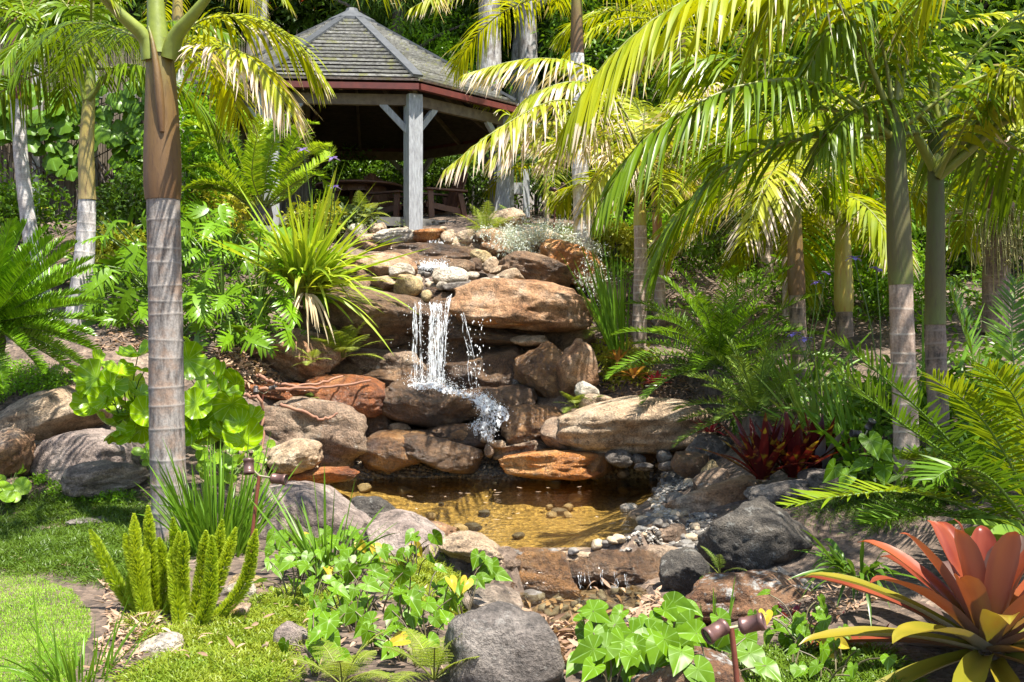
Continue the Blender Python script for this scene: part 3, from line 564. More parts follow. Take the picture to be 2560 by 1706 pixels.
for k in range(8):
    a0, b0 = gv(k - 1, GR, ZE), gv(k, GR, ZE); ap = np.array([GX, GYc, ZA]); nn = nrm(np.cross(b0 - a0, ap - a0))
    for j in range(NB):
        f0, f1 = j / NB * .93, (j + 1.25) / NB * .93; lo, hi = .1, .008
        jt = R.normal(0, .004, 2)
        P = [a0 + (ap - a0) * f0, b0 + (ap - b0) * f0, b0 + (ap - b0) * f1, a0 + (ap - a0) * f1]
        top = [P[0] + nn * (lo + jt[0]), P[1] + nn * (lo + jt[1]), P[2] + nn * hi, P[3] + nn * hi]; bot = [p - nn * .012 + nn * (.07 if i < 2 else -.002) for i, p in enumerate(P)]
        mbb = MB().add(np.array(top + bot), [[0, 1, 2, 3], [7, 6, 5, 4], [0, 4, 5, 1], [1, 5, 6, 2], [2, 6, 7, 3], [3, 7, 4, 0]])
        part('roof_board', mbb, M_SHINGLE, gaz, smooth=False)
    q = [a0 - nn * .02, b0 - nn * .02, b0 + (ap - b0) * .93 - nn * .02, a0 + (ap - a0) * .93 - nn * .02]; part('ceiling_lining', MB().add(np.array(q + [x - nn * .012 for x in q]), [[3, 2, 1, 0], [4, 5, 6, 7], [0, 1, 5, 4], [2, 3, 7, 6]]), M_LINING, gaz, smooth=False)
    v = gv(k, GR + .02, ZE); part('hip_cap', beam(MB(), v + UP * .13, v + (ap - v) * .93 + UP * .08, .17, .04), M_HIP, gaz, smooth=False)
    g0, g1 = gv(k - 1, GR + .05, ZE - .055), gv(k, GR + .05, ZE - .055)
    part('gutter', beam(MB(), g0, g1, .1, .095), M_RED, gaz, smooth=False)
    part('beam', beam(MB(), gv(k - 1, GR - .2, ZE - .22), gv(k, GR - .2, ZE - .22), .09, .17), M_BEAM, gaz, smooth=False)
    pt = gv(k, GR - .19, 0); a = A0 + math.radians(22.5 + 45 * k); Rz = np.array([[math.cos(a), -math.sin(a), 0], [math.sin(a), math.cos(a), 0], [0, 0, 1]])
    zb = min(GB, float(gz(pt[0], pt[1])) - .05); po = part('post', box(MB(), pt * [1, 1, 0] + UP * (zb + ZE - .14) / 2, .235, .235, ZE - .14 - zb, Rz), M_TIMBER, gaz, smooth=False)
    for s in (-1, 1):
        nb = gv(k + s, GR - .19, 0); d = nrm((nb - pt) * [1, 1, 0]); part('brace', beam(MB(), pt + UP * (ZE - .72) + d * .08, pt + UP * (ZE - .28) + d * .5, .07, .1), M_TIMBER, gaz, smooth=False)
    part('rafter', beam(MB(), gv(k, GR - .1, ZE - .1), np.array([GX, GYc, ZA - .14]), .07, .13), M_BEAM, gaz, smooth=False)
    mid = (a0 + b0) / 2; part('rafter', beam(MB(), mid - UP * .07, mid + (ap - mid) * .9 - UP * .07, .05, .09), M_BEAM, gaz, smooth=False)
    if k not in (0,):
        part('floor_edge', beam(MB(), gv(k - 1, GR - .28, FL - .09), gv(k, GR - .28, FL - .09), .08, .14), M_DECK, gaz, smooth=False)
part('floor_edge', beam(MB(), gv(-1, GR - .28, FL - .09), gv(0, GR - .28, FL - .09), .08, .14), M_DECK, gaz, smooth=False)
mbb = MB(); lathe(mbb, (GX, GYc, ZA - .2), [(.46, 0), (.46, .05), (.13, .24), (.1, .3), (.0, .32)], 8); part('roof_cap', mbb, M_HIP, gaz, smooth=False)
for j in range(34):
    x = -2.75 + j * .167; half = math.sqrt(max(0, 2.86 ** 2 - x * x)) * .95
    if half > .2: part('floor_board', box(MB(), (GX + x, GYc, FL - .035), .155, half * 2, .035), M_DECK, gaz, smooth=False)

def adirondack(x, y, rz, label):
    t = thing('garden_chair', (0, 0, 0), label, 'chair', 'wooden chairs in the gazebo')
    Mx = Matrix.Translation((x, y, FL - .015)) @ Matrix.Rotation(rz, 4, 'Z')
    B = lambda n, c, sx, sy, sz, rx=0: part(n, box(MB(), np.array(c), sx, sy, sz, np.array(Matrix.Rotation(rx, 3, 'X'))), M_DARKW, t, smooth=False)
    for s in (-1, 1):
        B('leg', (s * .3, -.3, .3), .04, .1, .6, .05 ); B('leg', (s * .3, .32, .28), .04, .09, .58, .22); B('armrest', (s * .33, -.03, .61), .13, .78, .03); B('seat_rail', (s * .27, .0, .3), .03, .75, .1, -.14)
        B('stretcher', (s * .3, 0, .08), .03, .6, .06)
    for j in range(6): B('seat_slat', (0, -.3 + j * .1, .38 - j * .014), .54, .085, .022, -.14)
    for j in range(6): B('back_slat', (-.225 + j * .09, .33, .68 - .02 * abs(j - 2.5)), .08, .022, .76 - .04 * abs(j - 2.5), -.32)
    B('back_rail', (0, .29, .5), .54, .03, .06, -.32)
    t.matrix_world = Mx
adirondack(-1.27, 19.5, math.radians(-60), 'dark wooden slatted armchair right of the front gazebo post')
adirondack(-2.12, 19.9, math.radians(60), 'dark wooden armchair in the shade left of the front gazebo post')
adirondack(-2.5, 22.1, math.radians(170), 'dark wooden armchair on the far side of the round table')
tb = thing('round_table', (-2.78, 20.4, FL - .015), 'round dark wooden table in the middle of the gazebo', 'table')
c = np.array(tb.location)
part('table_top', lathe(MB(), c + UP * .8, [(.0, 0), (.78, 0), (.8, .015), (.8, .035), (.78, .05), (0, .05)], 36), M_DARKW, tb, smooth=False)
part('apron', lathe(MB(), c + UP * .7, [(.5, 0), (.5, .1)], 16), M_DARKW, tb, smooth=False)
for k in range(4):
    a = k * math.pi / 2 + .5; part('leg', beam(MB(), c + [.55 * math.cos(a), .55 * math.sin(a), 0], c + [.4 * math.cos(a), .4 * math.sin(a), .8], .07, .07, (1, 0, 0)), M_DARKW, tb, smooth=False)
# path post beyond the gazebo with a small meter box
ps = thing('timber_post', tuple(at(1316, 535, 20.2)), 'pale grey timber post with a small box behind the gazebo', 'post'); c = np.array(ps.location)
part('shaft', box(MB(), c + UP * .35, .12, .12, .9), M_TIMBER, ps, smooth=False); part('meter_box', box(MB(), c + [-.17, -.02, .45], .2, .14, .2), M_TIMBER, ps, smooth=False)

# ---------------------------------------------------------------- brushwood fence
M_BRUSH = plainmat('brushwood', (.24, .2, .15), .9, (.09, .07, .05), 3, (20, 20, 1)); M_POSTP = plainmat('pale_post', (.45, .44, .42), .8, (.3, .29, .27), 6, (5, 5, 1))
fe = thing('brushwood_fence', (-8, 19.6, 3.6), 'tall brushwood fence with pale posts behind the vine at the left', 'fence')
mbb = MB(); nS = 1500; x0 = -10.2 + 6.6 * R.random(nS); y0 = 19.6 + (x0 + 7) * .05 + R.normal(0, .03, nS); z0 = gz(x0, y0) - .1
P = np.stack([x0, y0, z0], 1); d = nrm(np.stack([R.normal(0, .03, nS), R.normal(0, .02, nS), np.ones(nS)], 1)); strips(mbb, P, d, [1, .2, 0], 2.6 + .9 * (R.random(nS)), .02 + .015 * R.random(nS), 0, 2)
tag(part('brush_sticks', mbb, M_BRUSH, fe), kind='stuff')
for px in (-120, 100, 237, 400):
    x = (px - 1280) / F * 19.4; z = float(gz(x, 19.3)); part('post', box(MB(), (x, 19.3, z + 1.25), .13, .13, 2.9), M_POSTP, fe, smooth=False)
part('rail', beam(MB(), (-10.2, 19.42, 5.9), (-3.7, 19.75, 5.9), .05, .1), M_POSTP, fe, smooth=False)

# ---------------------------------------------------------------- leaf building blocks
def oriented(b, y, z, s=1.):
    y = nrm(y); x = nrm(np.cross(y, z)); z = np.cross(x, y)
    M = Matrix([[x[0] * s, y[0] * s, z[0] * s, b[0]], [x[1] * s, y[1] * s, z[1] * s, b[1]], [x[2] * s, y[2] * s, z[2] * s, b[2]], [0, 0, 0, 1]]); return M
def fanmesh(name, outline, mat, rings=(.35, .7, 1.), zf=None):
    o = np.array(outline, float)
    if (o[:, 0] * np.roll(o[:, 1], -1) - o[:, 1] * np.roll(o[:, 0], -1)).sum() < 0: o = o[::-1]
    n = len(o); V = [[0, 0, 0]]; T = []; Q = []
    for k, f in enumerate(rings): V += [[x * f, y * f, 0] for x, y in o]
    T = [[0, 1 + i, 1 + (i + 1) % n] for i in range(n)]
    for k in range(len(rings) - 1):
        a = 1 + k * n; b = a + n; Q += [[a + i, b + i, b + (i + 1) % n, a + (i + 1) % n] for i in range(n)]
    V = np.array(V)
    if zf is not None: V[:, 2] = zf(V[:, 0], V[:, 1])
    return MB().add(V, Q, T, t=np.concatenate([[0], np.repeat(rings, n)])).mesh(name, mat)
def closed(P, n): P = np.array(P, float); return bez(np.vstack([P, P[:1]]), n + 1)[:-1]

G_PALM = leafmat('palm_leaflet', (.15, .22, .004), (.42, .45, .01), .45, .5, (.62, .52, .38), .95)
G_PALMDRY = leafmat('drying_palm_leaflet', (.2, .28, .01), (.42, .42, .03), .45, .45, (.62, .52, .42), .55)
G_PALMDARK = leafmat('shade_toned_palm_leaflet', (.05, .13, .006), (.17, .27, .01), .38, .34, (.4, .32, .15), 1.02)  # darker copy of the palm leaflet, shade put into its green
G_RACHIS = plainmat('palm_stalk', (.2, .22, .035), .45, (.12, .14, .02)); G_RACHD = plainmat('green_stalk', (.1, .17, .02), .45, (.06, .11, .015))
G_CYCAD = leafmat('cycad_leaflet', (.05, .17, .012), (.18, .34, .025), .3, .28); G_CYCADL = leafmat('bright_cycad_leaflet', (.14, .28, .012), (.34, .46, .04), .36, .28)
G_CYCADD = leafmat('deep_green_cycad_leaflet', (.016, .11, .012), (.06, .22, .02), .28, .27); G_SAGO = leafmat('sago_leaflet', (.05, .19, .01), (.17, .38, .02), .2, .25)
G_CYCADY = leafmat('ageing_cycad_leaflet', (.09, .19, .01), (.26, .33, .02), .36, .3, (.24, .1, .03), 1.0)
G_CYCADG = leafmat('dusty_cycad_leaflet', (.09, .17, .03), (.22, .32, .07), .3, .4)

def frond(root, pts, n, ll, lw, mat, droop=.5, vee=.35, fa=(80, 30), r0=.012, pet=.12, sep=False, rmat=None, roll=0., nseg=4, lenprof=((0, .1, .35, .75, 1), (.45, .8, 1, .8, .3)), curl=.0, name='frond', lab=None, jit=1., bendup=0.):
    pts = np.asarray(pts, float); K = 16; P = bez(pts, K); T = nrm(np.gradient(P, axis=0))
    h = (P[-1] - P[0]) * [1, 1, 0]
    if np.linalg.norm(h) < .05: h = np.array([.3, -1, 0])
    h = nrm(h); B = np.broadcast_to(np.cross(h, UP), T.shape); B = nrm(B - (B * T).sum(1, keepdims=True) * T); Nn = np.cross(B, T)
    if roll: B, Nn = B * math.cos(roll) + Nn * math.sin(roll), Nn * math.cos(roll) - B * math.sin(roll)
    Ltot = np.linalg.norm(np.diff(P, axis=0), axis=1).sum()
    rm = MB(); rr = np.linspace(1, .18, K) * r0; rr[0] *= 1.9; rr[1] *= 1.3; tube(rm, P, rr, 6)
    s = pet + (1 - pet) * (np.arange(n) + .5) / n; s = np.clip(np.repeat(s, 2) + R.normal(0, .3 / n, 2 * n) * jit, 0, 1); sg = np.tile([1., -1.], n)
    u = s * (K - 1); i = np.minimum(u.astype(int), K - 2); f = (u - i)[:, None]; lerp = lambda A: A[i] * (1 - f) + A[i + 1] * f
    p, t, b, nn = lerp(P), nrm(lerp(T)), nrm(lerp(B)), nrm(lerp(Nn)); q = (s - pet) / (1 - pet)
    ang = np.radians(np.interp(q, [0, 1], fa) + R.normal(0, 4, 2 * n) * jit); v = vee + R.normal(0, .12, 2 * n) * jit
    d = t * np.cos(ang)[:, None] + (b * (sg * np.cos(v))[:, None] + nn * np.sin(v)[:, None]) * np.sin(ang)[:, None]
    L = ll * np.interp(q, *lenprof) * R.uniform(.88, 1.08, 2 * n); W = lw * np.interp(q, [0, .2, .8, 1], [.8, 1, .9, .6]) * R.uniform(.85, 1.1, 2 * n)
    dr = droop * R.uniform(.6, 1.4, 2 * n)
    side = t + nn * R.normal(0, .25, (2 * n, 1)) * jit
    if sep:
        o = part(name, rm, rmat or G_RACHIS, root)
        if lab: o['label'] = lab
        for V, Qd, tt, rr_ in strips(None, p, d, side, L, W, dr, nseg, curl=curl, split=True, fold=.18):
            link('leaflet', MB().add(V, Qd, t=tt, r=rr_).mesh('leaflet', mat, V[0] * 0 + np.array(root.location)), o)
        return o
    strips(rm, p, d, side, L, W, dr, nseg, m=1, curl=curl); return part(name, rm, [rmat or G_RACHIS, mat], root)

def garc(c, az, el, L, arch, n=5):
    """an arching stalk from c: compass direction, starting elevation, length, how far it bends over (radians)"""
    s = np.linspace(0, 1, 12); e = el - arch * s ** 1.3; st = L / 11; P = [np.asarray(c, float)]
    for k in range(11): P.append(P[-1] + st * np.array([math.cos(az) * math.cos(e[k]), math.sin(az) * math.cos(e[k]), math.sin(e[k])]))
    return np.array(P)[[0, 3, 6, 9, 11]]

# ---------------------------------------------------------------- palms
T_GREY = trunkmat('grey_palm_bark', (.235, .21, .19), (.11, .09, .08), (.3, .265, .235)); T_PALE = trunkmat('pale_palm_bark', (.5, .47, .45), (.3, .27, .25), (.5, .44, .4), (.36, .31, .28))
T_TAN = trunkmat('tan_palm_bark', (.38, .29, .23), (.22, .16, .12), (.5, .42, .34)); T_DARK = trunkmat('brown_palm_bark', (.19, .145, .12), (.085, .06, .05), (.27, .21, .17))
S_BROWN = shaftmat('brown_crownshaft', [(0., (.12, .06, .022)), (.5, (.15, .088, .026)), (.8, (.16, .13, .028)), (1., (.13, .18, .02))], .5, (.06, .028, .012))
S_RED = shaftmat('purple_brown_crownshaft', [(0., (.2, .03, .015)), (.15, (.1, .035, .025)), (.8, (.13, .06, .05)), (1., (.22, .13, .03))])
S_OLIVE = shaftmat('olive_crownshaft', [(0., (.28, .21, .08)), (.5, (.32, .25, .06)), (1., (.16, .24, .04))])
S_YEL = shaftmat('yellow_crownshaft', [(0., (.36, .3, .06)), (.6, (.4, .34, .06)), (1., (.25, .28, .04))], .38, (.3, .12, .03))
S_ORANGE = shaftmat('orange_crownshaft', [(0., (.25, .1, .035)), (.6, (.36, .16, .04)), (1., (.36, .28, .05))])
S_GREEN = shaftmat('green_crownshaft', [(0., (.13, .15, .03)), (.2, (.1, .085, .025)), (.7, (.075, .085, .02)), (1., (.06, .1, .012))], .6, (.075, .05, .025))
G_SHEATH = plainmat('leaf_sheath', (.19, .23, .035), .4, (.13, .16, .025))
def palm(label, tr, rad, sh, srad, tmat, smat, group='palms around the pool', ring=.13, shaft_len=None):
    """tr: photograph points (px, py, D) of the grey trunk from the ground up; sh: points of the crownshaft up to the crown"""
    base = at(*tr[0]); t = thing('palm_tree', base, label, 'palm tree', group)
    P = bez([at(*q) for q in tr], 40); P[0] -= UP * .15; Ls = np.concatenate([[0], np.cumsum(np.linalg.norm(np.diff(P, axis=0), axis=1))]); tot = Ls[-1]
    hs, rs, sc = [0.], [1.], [0.]; y = .06
    while y < tot - .03:
        w = .010; hs += [y - w * 3, y - w, y - w * .3, y + w * .5, y + w * 1.3, y + w * 3.5]; rs += [1., 1.003, 1.017, 1.015, 1.002, 1.]; sc += [0, 0, .7, .7, 0., 0]; y += max(.075, ring * R.uniform(.45, 1.7))
    hs.append(tot); rs.append(1.); sc.append(0.); hs = np.array(hs); keep = np.concatenate([[True], np.diff(np.maximum.accumulate(hs)) > 1e-4]); hs, rs, sc = hs[keep], np.array(rs)[keep], np.array(sc)[keep]
    C = np.stack([np.interp(hs, Ls, P[:, i]) for i in range(3)], 1); rr = np.interp(hs / tot, [0, .08, .3, 1], [rad[0] * 1.15, rad[0], (rad[0] * .6 + rad[1] * .4), rad[1]]) * rs
    n = 20; mb = MB(); b0 = mb.n; tube(mb, C, rr, n, caps=False); V = mb.V[0].reshape(len(C), n, 3)
    a = np.arange(n) / n * 2 * np.pi; ph = R.uniform(0, 6, len(C) + 6); ph = ph[(np.arange(len(C)) // 6)]; V = V + UP * (np.sin(a[None] + ph[:, None]) * .007)[..., None] + 0
    V += nrm(V - C[:, None]) * (.004 * vnoise(V * 14, 5))[..., None]
    mb.V[0] = V.reshape(-1, 3); mb.r[0] = np.repeat(sc, n); part('trunk', mb, tmat, t)
    S = bez([at(*q) for q in sh], 22); q = np.linspace(0, 1, 22); sr = np.interp(q, [0, .06, .2, .6, 1], [rad[1] * 1.06, srad[0], srad[0], (srad[0] + srad[1]) / 2, srad[1]])
    mb = MB(); tube(mb, S, sr, 18, squash=1.02); part('crownshaft', mb, smat, t); return t, S[-1]
def crown(t, top, n, L, ll, lw, mat, el=(75, 5), arch=(1.0, 1.6), az0=0., skip=None, cnt=42, droop=.7, sep=False, rmat=None, r0=.02, spear=True, pet=.14, curl=.03):
    for k in range(n):
        az = az0 + k * 2.39996; e = math.radians(np.interp(k, [0, max(1, n - 1)], el))
        d = math.degrees(az) % 360
        if skip and any((a <= d <= b) if a <= b else (d >= a or d <= b) for a, b in skip): continue
        p0 = np.array(top) - UP * .12 * k / n
        frond(t, garc(p0, az, e, L * R.uniform(.88, 1.1), R.uniform(*arch)), int(cnt * 1.15), ll, lw * .84, mat, droop, .3, (75, 30), r0, pet, sep, rmat, R.normal(0, .25), curl=curl)
    if spear: part('spear_leaf', tube(MB(), bez([top, np.array(top) + [.02, 0, .45], np.array(top) + [.05, .02, .95]], 8), np.linspace(.035, .006, 8), 8), rmat or G_RACHIS, t)
def pxfrond(t, pts, n, ll, lw, *a, **k): return frond(t, [at(*q) for q in pts], int(n * 1.12), ll, lw * .84, *a, **k)

# nearest palm at the left
pa, ta = palm('nearest palm with thick grey ringed trunk and brown crownshaft left of the pool', [(428,1358,9.0),(418,1100,9.0),(414,800,9.0),(408,498,9.0)], (.145, .13), [(407,500,9.0),(405,330,9.0),(402,190,9.0),(396,100,9.0)], (.148, .095), T_GREY, S_BROWN, ring=.15)
part('leaf_sheath', tube(MB(), bez([at(376,150,8.95), at(362,95,8.92), at(300,35,8.8), at(225,-40,8.7)], 10), np.linspace(.075, .03, 10), 10), G_SHEATH, pa)
part('leaf_sheath', tube(MB(), bez([at(425,145,8.95), at(440,90,8.9), at(485,35,8.8), at(545,-40,8.7)], 10), np.linspace(.08, .028, 10), 10), G_SHEATH, pa)
part('leaf_sheath', tube(MB(), bez([at(396,140,8.97), at(392,60,9.0), at(385,-60,9.05)], 8), np.linspace(.095, .06, 8), 12), G_SHEATH, pa)
part('split_sheath', tube(MB(), bez([at(405,330,8.86), at(395,200,8.86), at(382,110,8.88), at(371,66,8.9)], 8), [.02, .036, .036, .03, .024, .016, .012, .006], 8), S_BROWN, pa)
pxfrond(pa, [(430,120,9.1),(500,52,9.4),(600,44,9.6),(720,95,9.7),(806,195,9.8)], 44, .62, .04, G_PALM, .75, .15, (70, 25), .016, .12, True)
pxfrond(pa, [(432,140,9.0),(520,122,8.8),(600,130,8.7),(670,190,8.6),(724,280,8.5)], 42, .60, .04, G_PALMDRY, .7, .1, (70, 30), .014, .12, True, curl=.08)
pxfrond(pa, [(300,35,8.8),(200,-70,8.5),(60,-140,8.2),(-120,-60,8.0),(-220,60,8.0)], 44, .75, .045, G_PALM, .8, .2, r0=.02)
pxfrond(pa, [(485,35,8.8),(600,-110,8.6),(760,-190,8.4),(950,-150,8.2),(1080,-40,8.1)], 44, .7, .042, G_PALM, .6, .2, r0=.02)
crown(pa, at(392,-60,9.05), 7, 2.1, .66, .042, G_PALM, (75, 30), (1.0, 1.5), .6, [(250, 320), (75, 170)])
pxfrond(pa, [(436,150,9.3),(500,150,9.8),(570,205,10.2),(600,300,10.4)], 36, .5, .036, G_PALM, .8, .1, r0=.012)
pxfrond(pa, [(436,130,9.4),(480,90,10.0),(540,120,10.6),(590,200,11)], 36, .5, .036, G_PALM, .8, .1, r0=.012)
for q in ([(380,110,9.1),(250,60,9.6),(150,70,10),(60,150,10.3)], [(380,110,9.2),(300,70,9.8),(210,110,10.4),(150,190,10.8)]):
    pxfrond(pa, q, 40, .55, .034, G_PALMDARK, .9, .1, r0=.013)

# left pair farther back
pb, tb_ = palm('slender leftmost palm with pale ringed trunk and purple brown crownshaft', [(118,775,15.2),(85,640,15.2),(58,450,15.2),(42,250,15.2)], (.12, .085), [(42,250,15.2),(36,140,15.2),(28,40,15.2)], (.09, .07), T_PALE, S_RED, ring=.17)
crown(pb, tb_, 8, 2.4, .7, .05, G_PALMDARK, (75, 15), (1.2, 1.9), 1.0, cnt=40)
pc, tc_ = palm('palm with pale flared trunk and olive crownshaft second from the left', [(190,818,14.0),(205,700,14.0),(214,600,14.0),(218,500,14.0)], (.155, .105), [(218,500,14.0),(216,380,14.0),(222,260,14.0),(226,150,14.0)], (.1, .06), T_PALE, S_OLIVE, ring=.2)
part('leaf_sheath', tube(MB(), bez([at(222,250,13.95), at(262,195,13.9), at(300,165,13.8)], 8), np.linspace(.045, .015, 8), 8), G_SHEATH, pc)
part('leaf_sheath', tube(MB(), bez([at(214,250,13.95), at(190,190,13.9), at(160,160,13.8)], 8), np.linspace(.04, .015, 8), 8), G_SHEATH, pc)
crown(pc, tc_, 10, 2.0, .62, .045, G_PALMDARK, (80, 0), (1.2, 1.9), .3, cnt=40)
for q in ([(222,230,14),(290,170,13.9),(350,165,13.8),(410,200,13.8)], [(214,230,14),(150,120,13.8),(90,110,13.6),(30,190,13.5)], [(222,160,14),(200,60,14),(160,20,13.9),(100,70,13.8)]):
    pxfrond(pc, q, 38, .6, .042, G_PALMDARK, 1.0, .1, r0=.013)
pd_, td_ = palm('thin pale palm stem standing behind the nearest palm', [(452,560,17.6),(450,400,17.6),(447,200,17.6),(444,60,17.6)], (.085, .08), [(444,60,17.6),(444,-60,17.6)], (.085, .06), T_PALE, S_OLIVE, ring=.16)
crown(pd_, td_, 8, 2.3, .6, .04, G_PALM, (60, 0), (1.1, 1.6), .2, cnt=34)

# right of the gazebo
pe, te_ = palm('palm with stout pinkish ringed trunk behind the silver ground cover', [(1462,622,16.4),(1455,520,16.4),(1447,330,16.5),(1443,130,16.6)], (.14, .1), [(1443,135,16.6),(1442,60,16.6),(1441,-30,16.6)], (.1, .075), T_PALE, S_BROWN, ring=.12)
crown(pe, te_, 9, 2.6, .7, .045, G_PALM, (75, 10), (1.0, 1.5), 2.2, [(150, 290)], cnt=44)
pxfrond(pe, [(1440,0,16.6),(1330,-70,16),(1180,-60,15.6),(1030,20,15.3)], 44, .62, .042, G_PALM, 1.0, .1, r0=.016)
pf, tf_ = palm('slim palm with pale yellow crownshaft tied to its neighbour by a black strap', [(1597,865,14.6),(1600,760,14.6),(1602,640,14.6),(1600,562,14.6)], (.105, .082), [(1600,565,14.6),(1600,510,14.6),(1603,450,14.6)], (.085, .06), T_TAN, S_YEL, ring=.1)
pg, tg_ = palm('slim palm with orange brown crownshaft right of the strapped palm', [(1652,820,15.2),(1650,740,15.2),(1647,640,15.2)], (.09, .07), [(1647,645,15.2),(1643,560,15.2),(1636,460,15.2)], (.075, .05), T_TAN, S_ORANGE, ring=.1)
st = MB(); a = np.linspace(0, 2 * np.pi, 26)[:-1]; cst = at(1622, 524, 14.85); M_STRAP = plainmat('black_strap', (.02, .02, .022), .5)
Pst = np.stack([cst[0] + .21 * np.cos(a), cst[1] + .36 * np.sin(a) * .6, np.full(25, cst[2])], 1); k25 = np.arange(25)
st.add(np.vstack([Pst - UP * .012, Pst + UP * .012]), np.stack([k25, (k25 + 1) % 25, (k25 + 1) % 25 + 25, k25 + 25], 1)); solo('tie_strap', st, M_STRAP, cst, 'black strap tying the two slim palms together', 'strap')
crown(pf, tf_, 11, 2.0, .6, .05, G_PALMDRY, (80, 25), (1.1, 1.7), .7, [(150, 262)], cnt=44, curl=.06)
crown(pg, tg_, 10, 2.1, .6, .048, G_PALM, (80, 20), (1.1, 1.7), 1.9, [(160, 262)], cnt=44)
DRY = [[(1570,300,13),(1500,190,12.6),(1400,150,12.2),(1290,152,12.0),(1165,185,11.9)],
       [(1590,360,12.6),(1520,235,12.2),(1430,205,11.9),(1330,240,11.8),(1250,330,11.8)],
       [(1600,440,13.5),(1540,300,12.6),(1400,250,11.6),(1250,320,11.0),(1112,425,10.7)],
       [(1600,450,13.8),(1540,335,13),(1430,300,12.4),(1320,325,12),(1225,400,11.8)],
       [(1600,460,14),(1570,365,13.4),(1500,335,13),(1430,350,12.7),(1350,400,12.6)],
       [(1620,460,13.8),(1600,380,13.2),(1560,380,12.8),(1500,450,12.5),(1450,540,12.4)]]
for i, q in enumerate(DRY): pxfrond(pf, q, 46, .58, .042, G_PALMDRY, .95, .05, (62, 26), .014, .1, i in (0, 2), curl=.1)
ph_, th_ = palm('palm with brown crownshaft below the arching yellow frond', [(2004,1000,12.8),(1998,880,12.8),(1992,735,12.8)], (.1, .09), [(1992,738,12.8),(1988,620,12.8),(1988,500,12.8)], (.1, .065), T_DARK, S_BROWN, ring=.12)
pxfrond(ph_, [(2000,505,12.8),(2010,425,12.3),(1965,402,11.8),(1915,455,11.3),(1862,590,10.9)], 50, .82, .045, G_PALMDRY, .32, -.1, (68, 28), .016, .12, True, lab='arching yellow frond lit by the sun', curl=.04)
crown(ph_, th_, 9, 2.0, .62, .045, G_PALM, (80, 5), (1.0, 1.7), .9, [(215, 262)], cnt=44)
pi_, ti_ = palm('palm with greenish yellow double crownshaft behind the purple irises', [(2118,1000,14.0),(2114,850,14.0),(2110,775,14.0)], (.11, .1), [(2110,780,14.0),(2108,640,14.0),(2106,520,14.0)], (.12, .075), T_DARK, S_YEL, ring=.12)
part('leaf_sheath', tube(MB(), bez([at(2100,560,13.9), at(2075,490,13.8), at(2040,440,13.6)], 8), np.linspace(.05, .02, 8), 8), G_SHEATH, pi_)
part('leaf_sheath', tube(MB(), bez([at(2112,560,13.9), at(2140,500,13.8), at(2180,470,13.6)], 8), np.linspace(.05, .02, 8), 8), G_SHEATH, pi_)
crown(pi_, ti_, 11, 2.0, .6, .045, G_PALM, (80, 0), (1.0, 1.8), 2.0, cnt=44)
pj, tj = palm('tall palm at the right with grey ringed trunk and thick dark green crownshaft', [(2268,1215,9.0),(2262,1000,9.0),(2256,850,9.0),(2252,708,9.0)], (.105, .092), [(2252,712,9.0),(2246,560,9.0),(2240,420,9.0),(2240,310,9.0)], (.098, .07), T_TAN, S_GREEN, ring=.12)
pk, tk_ = palm('tall palm at the far right with banded trunk and olive green crownshaft', [(2352,1190,9.5),(2346,1040,9.5),(2340,900,9.5),(2338,808,9.5)], (.09, .085), [(2338,812,9.5),(2338,660,9.5),(2340,520,9.5),(2338,300,9.5)], (.085, .06), T_DARK, S_GREEN, ring=.14)
for q in ([(2338,430,9.45),(2400,360,9.3),(2480,260,9.1),(2560,150,8.9)], [(2335,420,9.45),(2280,330,9.3),(2200,300,9.1),(2120,240,8.9)], [(2345,440,9.45),(2420,380,9.3),(2500,310,9.2),(2600,280,9.0)]):
    part('leaf_sheath', tube(MB(), bez([at(*x) for x in q], 10), np.linspace(.05, .018, 10), 8), G_SHEATH, pk)
crown(pj, tj, 10, 2.3, .75, .05, G_PALMDARK, (80, 5), (.9, 1.5), .4, [(195, 300)], cnt=46)
crown(pk, tk_, 11, 2.2, .72, .05, G_PALMDARK, (80, 0), (.9, 1.5), 1.4, [(215, 300)], cnt=46)
pxfrond(pj, [(2240,330,9),(2120,40,8.7),(1960,-60,8.4),(1700,10,8.2),(1520,150,8.1),(1420,300,8.1)], 60, .8, .052, G_PALM, 1.0, .1, (75, 25), .02, .16, True, lab='large sunlit frond reaching left over the garden', jit=.7)
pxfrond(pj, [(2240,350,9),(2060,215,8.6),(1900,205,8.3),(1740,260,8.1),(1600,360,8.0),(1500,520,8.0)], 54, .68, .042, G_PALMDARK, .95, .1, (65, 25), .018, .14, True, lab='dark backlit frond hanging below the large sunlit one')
pxfrond(pj, [(2240,310,9),(2190,60,8.9),(2080,-80,8.7),(1960,-40,8.5),(1880,120,8.4)], 48, .75, .046, G_PALM, 1.0, .1, r0=.018)
pxfrond(pk, [(2340,300,9.5),(2300,100,9.2),(2200,0,9.0),(2080,60,8.8),(2000,220,8.7)], 50, .75, .05, G_PALMDARK, 1.0, .1, r0=.018)
pxfrond(pk, [(2340,320,9.4),(2230,250,9),(2120,290,8.8),(2040,390,8.7)], 40, .6, .045, G_PALMDARK, .9, .1, r0=.014)
pxfrond(pk, [(2338,430,9.4),(2480,262,9.1),(2580,140,8.9),(2700,90,8.7),(2800,150,8.6)], 40, .6, .048, G_PALMDARK, .8, .1, r0=.016)
pxfrond(pk, [(2345,440,9.4),(2420,300,9.0),(2500,180,8.8),(2560,190,8.6),(2620,300,8.5)], 42, .62, .048, G_PALM, .8, .1, r0=.016)
